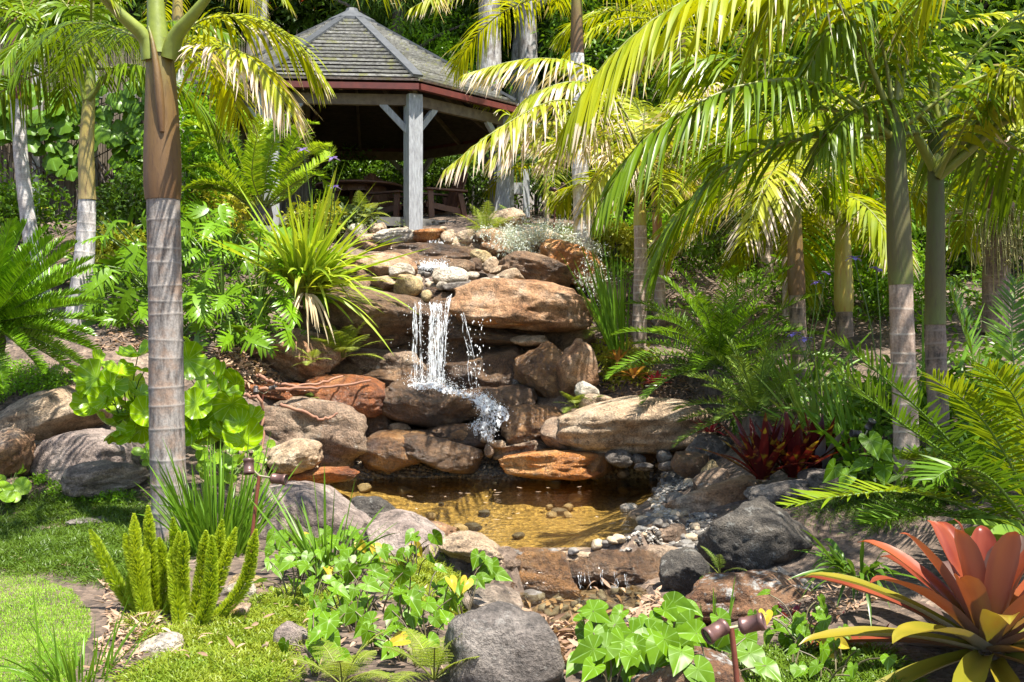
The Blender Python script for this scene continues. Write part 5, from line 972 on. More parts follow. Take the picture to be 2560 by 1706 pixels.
for lab, px, py, D, n, L, az in [('tall irises in front of the tall dark green palm', 2190, 1130, 10.4, 70, 1.35, None), ('broad bladed irises behind the red bromeliad', 2060, 1110, 10.8, 56, 1.2, None), ('irises between the two tall right palms', 2310, 1090, 10.6, 50, 1.5, None), ('irises on the bank behind the dusty cycad', 1990, 1000, 12.3, 46, 1.1, None), ('leaning irises at the foot of the tall dark green palm', 2170, 1180, 9.6, 34, 1.15, (math.radians(120), math.radians(240)))]:
    t = straps(lab, at(px, py, D), n, L, .04, L_IRIS if n != 56 else L_STRAPP, (88, 42), (.05, .55), az, sep=n > 40, spread=.2)
    fl = {70: [(2135, 645), (2190, 672)], 56: [(1985, 835), (2012, 848)], 46: [(2065, 682), (2042, 706)]}.get(n, [])
    for q in fl: flower_stem(t, at(px + R.normal(0, 10), py - 40, D), at(q[0], q[1], D))
straps('pale grassy clump with dry blades under the yellow frond', at(1800, 720, 17), 60, .9, .02, L_STRAPP, (85, 20), (.4, 1.2), dry=40)
straps('grassy clump on the bank beside the double crownshaft palm', at(2030, 790, 15), 60, .8, .02, L_STRAPP, (85, 20), (.4, 1.2), dry=24)
straps('grass tuft beside the stout pinkish palm', at(1420, 610, 16.6), 50, .4, .012, L_STRAPP, (85, 30), (.3, 1.0))
straps('few tall blades standing behind the bottom spotlight', at(1790, 1600, 6.2), 7, .42, .016, L_IRIS, (88, 70), (.0, .15), sep=True, spread=.12)
straps('broad leaved ginger behind the leftmost palm', at(130, 700, 15.6), 26, .7, .1, L_MID, (80, 30), (.2, .8), prof='lance')
straps('broad leaved ginger between the left palm and the fence', at(310, 600, 16.5), 22, .7, .1, L_MID, (85, 40), (.2, .6), prof='lance')
straps('large pale leaf plant behind the giant bromeliad', at(2600, 1360, 6.6), 9, .75, .15, L_STRAPP, (60, 15), (.4, .8), (math.radians(120), math.radians(230)), sep=True, prof='lance')
straps('areca like golden clump at the left edge', at(20, 560, 17.5), 40, 1.1, .03, L_YEL, (85, 30), (.4, 1.1))
# ---------------------------------------------------------------- broad leaves
def leafplant(label, base, spots, meshes, stalkmat, cat, name, group=None, face=.55, scale=(.1, .14), tilt=.5, out=.5, rs=.006, down=.0, leafname='leaf', odd=None, podd=0.):
    """spots: world points of the leaf bases; every leaf an object with its stalk below it"""
    t = thing(name, base, label, cat, group); b0 = np.array(base, float)
    for p in spots:
        p = np.asarray(p, float); o_ = nrm((p - b0) * [1, 1, .0] + R.normal(0, .12, 3) * [1, 1, 0]); tocam = nrm(np.array([0, 0, HC]) - p)
        z = nrm(UP * (1 - face) + tocam * face + R.normal(0, tilt * .5, 3)); y = nrm(o_ * out - UP * (.35 + down) + R.normal(0, .3, 3)); y = nrm(y - (y @ z) * z)
        lf = link(leafname, odd[0] if odd and R.random() < podd else meshes[R.integers(len(meshes))], t, None, Matrix.Translation(-t.location) @ oriented(p, y, z, R.uniform(*scale)))
        s = MB(); q = b0 + (p - b0) * [.12, .12, 0]; tube(s, bez([q, (q + p) / 2 + UP * .15 * np.linalg.norm(p - q) - o_ * .02, p], 7), np.linspace(rs * 1.3, rs * .8, 7), 5, caps=False)
        st = part('stalk', s, stalkmat, t, lf); st.matrix_parent_inverse = (lf.matrix_basis).inverted()
    return t
# split leaf philodendron
def splitmesh(seed):
    rg = np.random.default_rng(seed); mb = MB(); n = 9; s = np.linspace(.02, .9, n); b = []; d = []; L = []; sd = []
    for i, q in enumerate(s):
        for sg in (-1, 1):
            fa = math.radians(np.interp(q, [0, .15, 1], [125, 85, 28]) + rg.normal(0, 5)); b.append([0, q, 0]); d.append([sg * math.sin(fa), math.cos(fa), .1 * rg.normal() + .06]); sd.append([0, 1, .15 * rg.normal()]); L.append(np.interp(q, [0, .2, .55, 1], [.42, .6, .5, .26]) * rg.uniform(.85, 1.12))
    strips(mb, b, d, sd, L, .095, rg.uniform(.2, .45, 2 * n), 5, 'broad', .12, r=.4 + .2 * rg.random(2 * n)); ws = np.linspace(0, 1, 8)
    V = np.concatenate([[[-w, y, .02], [0, y, 0], [w, y, .02]] for y, w in zip(ws * 1.0, [.1, .16, .17, .15, .12, .09, .06, .01])]); k = np.concatenate([[[3 * i, 3 * i + 1, 3 * i + 4, 3 * i + 3], [3 * i + 1, 3 * i + 2, 3 * i + 5, 3 * i + 4]] for i in range(7)]); mb.add(V, k, t=.5, r=.5)
    for i in range(len(mb.V)): mb.V[i] = mb.V[i] - UP * (.22 * mb.V[i][:, 1:2] ** 2)
    return mb.mesh('leaf', L_PHIL)
L_PHIL = leafmat('split_leaf', (.025, .13, .008), (.12, .36, .015), .32, .3); PM = [splitmesh(i) for i in range(5)]
PHP = [((640, 800), [(560,640),(640,600),(700,640),(600,720),(690,700),(740,690),(560,760),(655,760),(720,760),(640,820),(760,740),(590,840),(700,820)], 13.6, 'philodendron with split shining leaves above the tan boulder'),
 ((560, 760), [(500,640),(470,700),(540,700),(480,760),(530,800),(580,860),(620,870),(510,850),(470,590),(540,580)], 13.4, 'philodendron with split leaves directly right of the nearest palm trunk'),
 ((400, 740), [(270,600),(330,620),(360,680),(290,690),(340,740),(260,760),(310,800),(360,790),(250,680),(350,560),(290,560)], 13.9, 'philodendron with dark split leaves between the left palms and the nearest trunk'),
 ((580, 640), [(520,550),(580,540),(630,570),(560,580),(640,610),(690,600),(610,630),(540,530),(490,560)], 15.2, 'philodendron with dark split leaves below the tall cycad')]
for b, L_, D, lab in PHP:
    spots = [at(x + R.normal(0, 8), y - 14 + R.normal(0, 8), D - .35 + R.normal(0, .2)) for x, y in L_] + [at(x + R.normal(0, 32), y + R.normal(0, 26), D + R.uniform(0, .5)) for x, y in L_]
    leafplant(lab, at(*b, D + .3), spots, PM, G_RACHD, 'philodendron', 'philodendron', face=.5, scale=(.26, .42), tilt=.7, out=.9, rs=.01, down=.2)
# round leaved leopard plant
a = np.linspace(0, 2 * np.pi, 49)[:-1]; notch = 1 - .62 * np.exp(-((a - np.pi) / .2) ** 2); ro = np.stack([np.sin(a), np.cos(a)], 1) * (notch * (1 + .035 * np.sin(a * 9)))[:, None]
L_LIG = leafmat('leopard_leaf', (.14, .32, .006), (.42, .6, .014), .3, .25, vein=(5.5, (.42, .56, .16)), spec=.6); LGM = [fanmesh('leaf', ro, L_LIG, (.3, .6, .85, 1.), lambda x, y, c=c: c * (x * x + y * y) + .05 * np.sin(9 * np.arctan2(x, y)) * (x * x + y * y) ** 1.5) for c in (.45, .65, .2)]
LG1 = [(248,908),(300,925),(278,965),(262,1000),(332,955),(300,1010),(350,985),(268,1062),(325,1040),(215,960),(360,930),(345,890),(365,1035),(240,945),(355,1070),(285,1030),(330,1080),(300,1075),(230,1010),(350,1020)]
LG2 = [(480,880),(475,945),(510,985),(540,950),(490,1010),(560,985),(590,965),(530,1030),(575,1035),(500,1060),(600,1060),(560,1080),(610,1100),(475,1075),(470,900),(505,920),(545,1060),(520,1085),(580,1010),(625,1050),(490,1045)]
leafplant('leopard plant with glossy round leaves left of the nearest palm trunk', at(320, 1085, 10.9), [at(x, y, 10.4 + R.normal(0, .2)) for x, y in LG1], LGM, G_RACHD, 'leopard plant', 'leopard_plant', face=.62, scale=(.125, .185), tilt=.8)
leafplant('leopard plant with glossy round leaves right of the nearest palm trunk', at(545, 1120, 10.9), [at(x, y, 10.4 + R.normal(0, .2)) for x, y in LG2], LGM, G_RACHD, 'leopard plant', 'leopard_plant', face=.62, scale=(.125, .19), tilt=.8)
L_CLOV = leafmat('nasturtium_leaf', (.14, .32, .02), (.32, .48, .04), .42, .35, vein=(4, (.36, .5, .15))); CM = [fanmesh('leaf', np.stack([np.sin(a), np.cos(a)], 1), L_CLOV, (.5, 1.), lambda x, y: .18 * (x * x + y * y))]
def pxspots(n, poly, D, h0, h1):
    q = inpoly(poly, n); return q + UP * R.uniform(h0, h1, n)[:, None]
leafplant('bright round leaved nasturtium patch under the right leopard plant', on(570, 1200), pxspots(64, [(455,1140),(520,1110),(640,1140),(690,1190),(650,1240),(500,1250)], 0, .1, .3), CM, G_RACHD, 'nasturtium', 'nasturtium', scale=(.045, .07), rs=.003)
leafplant('small nasturtium patch beside the banded boulder', on(370, 1180), pxspots(16, [(255,1160),(380,1140),(375,1200),(340,1180)], 0, .08, .2), CM, G_RACHD, 'nasturtium', 'nasturtium', scale=(.04, .065), rs=.003)
leafplant('green leaved patch at the left edge under the rusty boulder', on(20, 1270), pxspots(24, [(-20,1200),(40,1190),(70,1260),(50,1300),(-20,1300)], 0, .1, .32), CM, G_RACHD, 'nasturtium', 'nasturtium', scale=(.05, .085), rs=.003)
# taro
half = [(0,.78),(.1,.62),(.25,.38),(.35,.14),(.36,-.08),(.28,-.27),(.15,-.34),(.05,-.22)]; ho = closed(half + [(0,-.08)] + [(-x, y) for x, y in half[:0:-1]], 40)
L_TARO = leafmat('taro_leaf', (.04, .15, .005), (.14, .34, .012), .32, .38, vein=(4.0, (.26, .42, .12)), under=(.2, .32, .14)); L_TAROY = leafmat('ageing_taro_leaf', (.4, .32, .02), (.55, .42, .05), .42, .4, patch=(.35, .2, .06))
TM = [fanmesh('leaf', ho, L_TARO, (.5, 1.), lambda x, y, c=c: c * np.abs(x) - .28 * (y - .1) ** 2 + .014 * np.sin(12 * y)) for c in (.2, .45, .05)]; TMY = [fanmesh('leaf', ho, L_TAROY, (.5, 1.), lambda x, y: .4 * np.abs(x) - .4 * y * y)]
M_TSTALK = plainmat('taro_stalk', (.13, .12, .05), .5, (.09, .06, .04))
def taropatch(n, k, poly, group, label, sc, h, yellow=.04, tilt=.6):
    B = inpoly(poly, n)
    for p in B:
        sp = p + np.stack([R.normal(0, .1, k), R.normal(0, .1, k), R.uniform(h[0], h[1], k)], 1)
        t = leafplant(label, p, sp, TM, M_TSTALK, 'taro plant', 'taro_plant', group, face=.62, scale=sc, tilt=tilt, out=.7, rs=.004, down=.6, odd=TMY, podd=yellow)
taropatch(32, 5, [(700,1490),(860,1400),(960,1370),(1090,1420),(1180,1480),(1160,1600),(1120,1700),(900,1740),(760,1680),(700,1600)], 'taro plants left of the stream', 'heart leaved taro plant in the patch left of the leaf filled stream', (.075, .135), (.06, .27), .04)
taropatch(7, 4, [(660,1410),(760,1400),(860,1420),(780,1460),(680,1460)], 'small taro plants at the big rim boulder', 'small heart leaved taro plant under the biggest rim boulder', (.09, .14), (.1, .25))
taropatch(16, 5, [(1400,1680),(1500,1660),(1650,1640),(1800,1650),(1880,1690),(1800,1760),(1600,1760),(1450,1740)], 'taro plants right of the bottom boulder', 'broad heart leaved taro plant right of the round bottom boulder', (.115, .19), (.12, .3), .0, .5)
taropatch(10, 5, [(1900,1600),(2050,1570),(2160,1640),(2180,1720),(1990,1730),(1900,1680)], 'small taro plants under the giant bromeliad', 'small heart leaved taro plant behind the bottom spotlight', (.06, .11), (.05, .2), .12)
sp = [at(1625, 1410, 7.85), at(1660, 1440, 7.85)]
for q, D in (((1252,1412),7.7),((1285,1440),7.75),((1340,1450),7.8)) : pass
leafplant('two tall taro leaves standing in front of the lower cascade', at(1190, 1530, 7.6), [at(1195,1390,7.55), at(1222,1415,7.6), at(1240,1435,7.65)], TM, M_TSTALK, 'taro plant', 'taro_plant', face=.75, scale=(.13, .2), tilt=.3, down=.8)
leafplant('broad leaf plant beside the tall dark green palm', at(2200, 1210, 8.9), [at(x, y, 8.7) for x, y in [(2175,1100),(2205,1120),(2160,1160),(2210,1170),(2120,1190),(2085,1170)]], TM, G_RACHD, 'broad leaf plant', 'broad_leaf_plant', face=.6, scale=(.14, .24))

# ---------------------------------------------------------------- bromeliads
def bromeliad(label, base, leaves, mats, W, prof='broad', fold=.32, name='bromeliad', under=None, nseg=11, group=None):
    t = thing(name, base, label, 'bromeliad', group)
    for (az, el, L, dr, w) in leaves:
        d = np.array([math.cos(az) * math.cos(el), math.sin(az) * math.cos(el), math.sin(el)]); sd = np.cross(d, UP); 
        if np.linalg.norm(sd) < .1: sd = np.array([1., 0, 0])
        b = np.array(base) + np.array([math.cos(az), math.sin(az), 0]) * .03 + UP * .02
        V, Q, tt, r = strips(None, b, d, nrm(sd), L, W * w, dr, nseg, prof, fold, split=True)[0]
        part('leaf', MB().add(V, Q, t=tt, r=r), mats[R.integers(len(mats))], t)
    return t
PROF['scoop'] = ([0, .1, .35, .6, .8, .92, .975, 1], [.72, .7, .9, 1, .84, .5, .22, .03])
UND = (.22, .12, .09)
B_RED = leafmat('red_bromeliad_leaf', (.11, .013, .012), (.3, .075, .03), .2, .3, (.45, .09, .08), 1.12, under=UND, base=(.16, .15, .03)); B_OR = leafmat('orange_bromeliad_leaf', (.17, .035, .012), (.22, .2, .02), .22, .3, (.48, .12, .08), 1.12, under=UND, base=(.15, .17, .03))
B_OL = leafmat('olive_bromeliad_leaf', (.09, .12, .012), (.25, .2, .02), .24, .3, (.5, .14, .06), 1.1, under=(.36, .32, .24)); B_PUR = leafmat('purple_bromeliad_leaf', (.11, .05, .05), (.16, .11, .09), .2, .35, (.3, .08, .08), 1.12, under=(.28, .25, .26))
gb = at(2470, 1640, 5.4); gb[2] = max(gb[2], float(gz(gb[0], gb[1])))
lv = []
for k in range(42):
    az = k * 2.39996 + .4; u = k / 41; el = math.radians(np.interp(u, [0, .25, 1], [84, 60, -6])); lv.append((az, el, np.interp(u, [0, .3, 1], [.68, .9, 1.12]) * R.uniform(.92, 1.06), R.uniform(.05, .22), R.uniform(.85, 1.1)))
t = thing('giant_bromeliad', gb, 'giant bromeliad with broad red, orange and olive leaves at the lower right', 'bromeliad')
def channel_leaf(b, d, side, L, W, droop, pr, ncol=9, nseg=20, curl=.5):
    s = np.linspace(0, 1, nseg + 1); pw = np.interp(s, *PROF[pr]) * W / 2; ln = L / math.sqrt(1 + droop ** 2); P = b + d * (ln * s)[:, None] - UP * (droop * ln * s ** 2)[:, None]
    T = nrm(d - UP * (2 * droop * s)[:, None]); S = nrm(side - (T @ side)[:, None] * T); Nn = np.cross(S, T); c = np.linspace(-1, 1, ncol); rec = np.clip((s - .9) / .1, 0, 1)[:, None]
    V = P[:, None] + S[:, None] * (pw[:, None] * c[None] * (1 - .12 * np.abs(c)))[..., None] + Nn[:, None] * (pw[:, None] * curl * (1 - .6 * s[:, None]) * c[None] ** 2 - rec ** 2 * W * .13)[..., None]
    V += Nn[:, None] * (.004 * vnoise(np.stack([s[:, None] * 7 + c * 2, c[None] * 2 + 0 * s[:, None], 0 * c[None] + 0 * s[:, None] + R.random() * 50], -1), 4))[..., None]
    k = (np.arange(nseg)[:, None] * ncol + np.arange(ncol - 1)[None]).ravel(); r0 = R.uniform(.2, .8) + R.normal(0, .13, ncol)
    r = np.clip(r0[None] + .35 * vnoise(np.stack([s[:, None] * 5 + 0 * c, c[None] * 3 + 0 * s[:, None], 0 * c[None] + 0 * s[:, None] + R.random() * 50], -1), 8), 0, 1)
    return MB().add(V, np.stack([k, k + 1, k + 1 + ncol, k + ncol], 1), t=np.repeat(s, ncol), r=r.ravel())
for i, (az, el, L, dr, w) in enumerate(lv):
    u = i / 41; d = np.array([math.cos(az) * math.cos(el), math.sin(az) * math.cos(el), math.sin(el)]); sd = nrm(np.cross(d, UP)); b = gb + np.array([math.cos(az), math.sin(az), 0]) * (.03 + .05 * u) + UP * .1 * (1 - u)
    part('leaf', channel_leaf(b, d, sd, L, .165 * w, dr + .1, 'scoop'), (B_RED if u < .45 else [B_OR, B_OL, B_OL, B_RED][i % 4]) if i % 8 else B_PUR, t)
B_DR = leafmat('dark_red_bromeliad_leaf', (.035, .006, .008), (.13, .014, .014), .3, .25, (.3, .06, .03), 1.05, patch=(.3, .2, .02)); B_PINK = leafmat('pink_red_leaf', (.3, .02, .04), (.42, .05, .08), .3, .3); B_ORS = leafmat('small_orange_leaf', (.4, .12, .03), (.5, .3, .08), .35, .35); B_MAR = leafmat('maroon_leaf', (.16, .015, .025), (.28, .03, .05), .3, .25)
def rosette(n, L, els=(80, 8)): return [(k * 2.39996, math.radians(np.interp(k / (n - 1), [0, 1], els)), L * R.uniform(.8, 1.1), R.uniform(.05, .4), R.uniform(.8, 1.1)) for k in range(n)]
for i, (px, py, D, L) in enumerate([(1905, 1205, 9.55, .46), (1985, 1200, 9.6, .44), (2045, 1190, 9.7, .4)]):
    bromeliad(['dark red speckled bromeliad, left one of the clump on the right bank', 'dark red speckled bromeliad, tallest of the clump on the right bank', 'purple red bromeliad, right one of the clump on the right bank'][i], at(px, py, D), rosette(32, L * 1.5, (88, 35)), [B_DR, B_DR, B_PUR if i == 2 else B_DR], .085, 'strap')
bromeliad('maroon bromeliad in front of the giant bromeliad, behind the spotlight', at(1975, 1580, 6.6), rosette(16, .2), [B_MAR], .04, 'strap')
bromeliad('maroon bromeliad in the shade under the giant bromeliad', at(2180, 1640, 6.0), rosette(18, .2, (70, 0)), [B_MAR], .04, 'strap')
bromeliad('small maroon bromeliad between the taro and the giant bromeliad', at(2075, 1590, 6.4), rosette(14, .16, (70, 0)), [B_MAR], .035, 'strap')
bromeliad('orange bromeliad on the soil below the right cycad', at(1585, 945, 13.4), rosette(18, .3), [B_ORS], .045, 'strap')
bromeliad('pinkish red bromeliad on the soil below the right cycad', at(1640, 965, 13.2), rosette(16, .22), [B_PINK], .045, 'strap')
bromeliad('orange red bromeliad in front of the slim palms', at(1545, 905, 13.7), rosette(16, .24), [B_ORS], .04, 'strap')
bromeliad('yellow bromeliad beside the stout pinkish palm', at(1548, 640, 16.6), rosette(18, .36), [L_YEL], .07, 'strap')
bromeliad('dark red bromeliad at the edge of the very long boulder', at(1775, 1085, 12.0), rosette(14, .26, (60, 0)), [B_MAR], .04, 'strap')
# ---------------------------------------------------------------- foxtail fern
L_FOX = leafmat('foxtail_needle', (.2, .32, .01), (.55, .65, .08), .38, .5)
fb = at(460, 1568, 6.35); t = thing('foxtail_fern', fb, 'foxtail fern with upright fuzzy plumes in front of the nearest palm', 'foxtail fern')
FX = [((365,1555),(225,1325)),((372,1520),(312,1335)),((385,1500),(335,1285)),((400,1480),(370,1265)),((390,1520),(365,1360)),((405,1540),(362,1375)),((412,1555),(432,1295)),((402,1560),(398,1345)),((388,1545),(330,1430)),((450,1540),(428,1370)),((468,1520),(462,1330)),((455,1500),(447,1330)),((475,1560),(515,1328)),((480,1540),(530,1340)),((495,1480),(556,1300)),((490,1555),(590,1320)),((500,1560),(640,1325)),((470,1562),(420,1400)),((488,1545),(562,1398)),((440,1540),(385,1400)),((482,1530),(500,1400))]
for i, (a_, b_) in enumerate(FX[:17]):
    D = 6.35 + R.normal(0, .1); p0 = fb + (at(a_[0], a_[1], D) - fb) * [1.05, 1, 0] + UP * -.02; p1 = at(b_[0], b_[1], D + R.normal(0, .08)); out = (p1 - p0) * [1, 1, 0]
    P = bez([p0, p0 + (p1 - p0) * .45 + out * .2 + R.normal(0, .02, 3) - UP * .0, p1], 24); Ls = np.linalg.norm(p1 - p0); mb = MB(); tube(mb, P, np.linspace(.007, .002, 24), 5)
    n = int(2600 * Ls / .55); s = R.random(n) ** .9; u = s * 23; k = np.minimum(u.astype(int), 22); f = (u - k)[:, None]; p = P[k] * (1 - f) + P[k + 1] * f; T = nrm(np.gradient(P, axis=0))[k]
    q = nrm(np.cross(T, R.normal(0, 1, (n, 3)))); rad = np.interp(s, [0, .12, .45, .85, 1], [.016, .034, .042, .03, .005]); d = nrm(q + T * .75)
    strips(mb, p + q * rad[:, None] * .25, d, nrm(np.cross(d, R.normal(0, 1, (n, 3)))), rad * 1.05 + .004, .0062, 0, 2, 'lance', m=1); part('plume', mb, [G_RACHD, L_FOX], t)
# ---------------------------------------------------------------- ground covers, grass, litter
L_LAWN = leafmat('lawn_blade', (.15, .36, .03), (.36, .56, .09), .35, .5); L_MONDO = leafmat('shade_toned_mondo_blade', (.03, .09, .01), (.12, .2, .02), .25, .4); L_MONDOY = leafmat('sun_toned_mondo_blade', (.1, .19, .015), (.33, .36, .05), .35, .4); L_SILV = leafmat('silver_leaf', (.48, .55, .47), (.7, .74, .68), .2, .6)  # mondo greens: shade put into the dark copy, sunlight into the yellow one
def blades(name, P, L, W, mat, label, lean=.6, droop=.4, nseg=2):
    n = len(P); a = R.uniform(0, 6.283, n); ln = np.abs(R.normal(0, lean, n)); d = nrm(np.stack([np.cos(a) * ln, np.sin(a) * ln, np.ones(n)], 1)); mb = MB()
    strips(mb, P - UP * .008, d, nrm(np.cross(d, UP) + R.normal(0, .4, (n, 3))), L * R.uniform(.5, 1.2, n), W, np.abs(R.normal(0, droop, n)), nseg, 'strap'); return solo(name, mb, mat, P.mean(0), label, None, None, 'stuff')
LAWN = [(-60,1445),(40,1432),(110,1450),(180,1480),(225,1530),(228,1580),(200,1640),(180,1700),(150,1760),(-60,1760)]
blades('lawn_grass', inpoly(LAWN, 42000), .032, .0042, L_LAWN, 'short bright green lawn at the lower left corner', .7, .4)
def tufts(name, poly, nt, per, rad, L, mat, label, h=.05):
    C = inpoly(poly, nt); off = R.normal(0, rad, (nt * per, 3)) * [1, 1, 0]; P = np.repeat(C, per, 0) + off; P[:, 2] = gz(P[:, 0], P[:, 1]); dome = h * np.exp(-(off ** 2).sum(1) / (2 * rad ** 2))
    n = len(P); o = nrm(off + R.normal(0, rad * .4, (n, 3)) * [1, 1, 0]); u = np.clip(np.linalg.norm(off, axis=1) / rad, 0, 1.6); d = nrm(o * (.25 + .5 * u)[:, None] + UP); mb = MB()
    strips(mb, P + UP * dome[:, None] * .4, d, nrm(np.cross(d, UP) + R.normal(0, .3, (n, 3))), L * R.uniform(.6, 1.15, n), .0055, R.uniform(.3, 1.3, n), 4, 'strap', r=np.repeat(R.random(nt), per) * .6 + .4 * R.random(n)); return solo(name, mb, mat, C.mean(0), label, None, None, 'stuff')
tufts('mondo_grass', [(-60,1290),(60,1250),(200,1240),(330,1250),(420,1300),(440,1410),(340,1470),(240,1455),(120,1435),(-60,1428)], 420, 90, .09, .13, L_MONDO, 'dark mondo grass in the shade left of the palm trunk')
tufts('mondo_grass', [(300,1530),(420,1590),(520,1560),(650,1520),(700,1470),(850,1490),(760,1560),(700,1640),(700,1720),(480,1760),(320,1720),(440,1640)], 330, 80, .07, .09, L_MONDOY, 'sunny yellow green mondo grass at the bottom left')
tufts('mondo_grass', [(960,1400),(1100,1410),(1180,1480),(1120,1540),(1000,1500)], 110, 80, .07, .11, L_MONDOY, 'mondo grass hanging over the bank left of the lower cascade')
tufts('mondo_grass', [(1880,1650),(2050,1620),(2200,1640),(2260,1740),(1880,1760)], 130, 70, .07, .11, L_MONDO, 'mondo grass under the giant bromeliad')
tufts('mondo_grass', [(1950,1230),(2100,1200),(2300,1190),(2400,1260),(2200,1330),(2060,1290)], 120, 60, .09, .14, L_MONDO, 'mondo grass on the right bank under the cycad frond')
tufts('mondo_grass', [(1360,560),(1500,590),(1600,640),(1560,700),(1440,640)], 60, 60, .12, .2, L_STRAPP, 'light green grass behind the orange boulder')
def cover(name, poly, n, per, rad, ll, lw, mat, label, h=(.02, .12)):
    C = inpoly(poly, n) + UP * R.uniform(*h, n)[:, None]; mb = MB(); clumps(mb, C, rad, per, ll, lw); return solo(name, mb, mat, C.mean(0), label, None, None, 'stuff')
C = np.array([at(x, y, 15.75 + R.normal(0, .12)) for x, y in [(1330 + R.normal(0, 55), 588 + R.normal(0, 17)) for _ in range(150)]] + [at(1295 + R.normal(0, 16), 620 + R.normal(0, 22), 15.6) for _ in range(40)] + [at(1440 + R.normal(0, 35), 625 + R.normal(0, 10), 15.6) for _ in range(60)] + [at(1490 + R.normal(0, 25), 700 + R.normal(0, 25), 15.0) for _ in range(30)]); mb = MB(); clumps(mb, C, .1, 26, .045, .012); solo('silver_ground_cover', mb, L_SILV, C.mean(0), 'silvery white ground cover on the orange boulder', None, None, 'stuff')
cover('flower_ground_cover', [(-40,900),(60,930),(170,940),(200,960),(120,1000),(40,990),(-40,1040)], 330, 12, .06, .045, .018, L_BRIGHT, 'low green flowering ground cover above the long left boulder')
cover('ground_cover', [(60,1180),(180,1210),(340,1240),(330,1270),(120,1260)], 130, 12, .05, .04, .02, L_BRIGHT, 'small leaved ground cover in front of the left boulders', (.0, .05))
cover('ground_cover', [(1480,880),(1560,870),(1640,900),(1620,960),(1520,980)], 120, 14, .08, .08, .03, L_YEL, 'yellow green ground cover at the foot of the slim palms')
cover('ground_cover', [(850,520),(1000,555),(1010,580),(850,600)], 90, 14, .07, .06, .02, L_GREYG, 'dry ground cover along the gazebo step')
cover('ground_cover', [(200,560),(330,560),(420,640),(330,760),(230,720)], 130, 14, .12, .1, .05, L_MID, 'dark leafy ground cover behind the second palm')
cover('ground_cover', [(420,430),(560,430),(600,520),(500,560),(430,540)], 120, 16, .13, .1, .05, L_BRIGHT, 'light green leafy cover behind the nearest palm')
cover('ground_cover', [(1600,560),(2560,560),(2560,800),(2300,860),(2000,800),(1800,700)], 420, 14, .13, .12, .045, L_MID, 'mixed low foliage under the right palms', (.02, .3))
cover('ground_cover', [(2050,1000),(2560,900),(2560,1240),(2300,1280),(2100,1200)], 200, 14, .12, .13, .05, L_MID, 'mixed leafy cover around the right palm trunks', (.02, .3))
# leaf litter
L_LIT = leafmat('fallen_leaf', (.13, .065, .035), (.48, .33, .22), .12, .7, under=(.42, .31, .22))
def litter(poly, n, label, L=.085, lift=.012):
    P = inpoly(poly, n); P = P[(polydist(P[:, 0], P[:, 1], STR) < .0) | (R.random(n) < .12)]; n = len(P); a = R.uniform(0, 6.283, n); d = nrm(np.stack([np.cos(a), np.sin(a), R.uniform(-.1, .55, n)], 1)); mb = MB()
    strips(mb, P + UP * (R.random(n) * lift * 2.2 + .006)[:, None], d, nrm(np.cross(d, UP + R.normal(0, .4, (n, 3)))), L * R.uniform(.6, 1.4, n), L * .3 * R.uniform(.7, 1.3, n), R.normal(.25, .3, n), 4, 'lance', .3); solo('leaf_litter', mb, L_LIT, P.mean(0), label, None, None, 'stuff')
litter([(1280,1490),(1400,1500),(1540,1470),(1640,1490),(1690,1560),(1600,1640),(1400,1690),(1330,1640),(1300,1570)], 1100, 'dry brown leaves filling the stream bed', .1, .03)
litter([(250,830),(420,860),(560,880),(700,940),(840,970),(800,1010),(620,1000),(560,930),(380,890),(240,880)], 700, 'dry leaves on the slope under the philodendrons')
litter([(-40,1400),(250,1440),(260,1560),(230,1680),(300,1700),(420,1560),(330,1480),(260,1420)], 420, 'dry leaves between the lawn and the foxtail fern', .06)
litter([(1450,950),(1700,930),(1750,1000),(1500,1040)], 420, 'dry leaves on the soil behind the very long boulder')
litter([(1900,1560),(2150,1420),(2200,1500),(2000,1600)], 260, 'dry leaves beside the giant bromeliad', .07)
litter([(700,1190),(900,1130),(960,1150),(820,1215)], 130, 'dry leaves on the left shore gravel', .07)
litter([(1560,560),(1750,600),(1750,720),(1600,700)], 260, 'dry leaves under the right palms', .12)
litter([(300,1600),(700,1540),(1100,1500),(1150,1690),(700,1700),(400,1700)], 120, 'few dry leaves lying on the mondo grass', .06, .05)
litter([(1250,1480),(1330,1480),(1330,1560),(1240,1560)], 120, 'dry leaves at the left foot of the lower cascade', .08)
litter([(-40,1000),(330,1010),(400,1180),(100,1230),(-40,1230)], 240, 'dry leaves between the left boulders', .06)
# gravel and pebbles
PB = [plainmat(n_, c, .6, c2, 14, (1, 1, 1), .3) for n_, c, c2 in (('grey_pebble', (.22, .2, .175), (.12, .11, .1)), ('tan_pebble', (.42, .33, .22), (.28, .2, .12)), ('dark_pebble', (.14, .12, .1), (.07, .06, .05)), ('white_pebble', (.45, .4, .33), (.33, .29, .24)))]
PBM = [rockmesh('pebble', 900 + i, 3, 2.5, 5, 1.2, PB[i % 4], 1, .62, .8, 0) for i in range(12)]
def cobbles(poly, n, s, pick, label, group):
    for p in inpoly(poly, n):
        k = pick[R.integers(len(pick))] + 4 * R.integers(3); w = R.uniform(*s); o = link('pebble', PBM[k], None, None, Matrix.Translation(p + UP * w * .18) @ Matrix.Rotation(R.uniform(0, 6.28), 4, 'Z') @ Matrix.Rotation(R.normal(0, .25), 4, 'X') @ Matrix.Scale(w, 4)); tag(o, label, 'pebble', group)
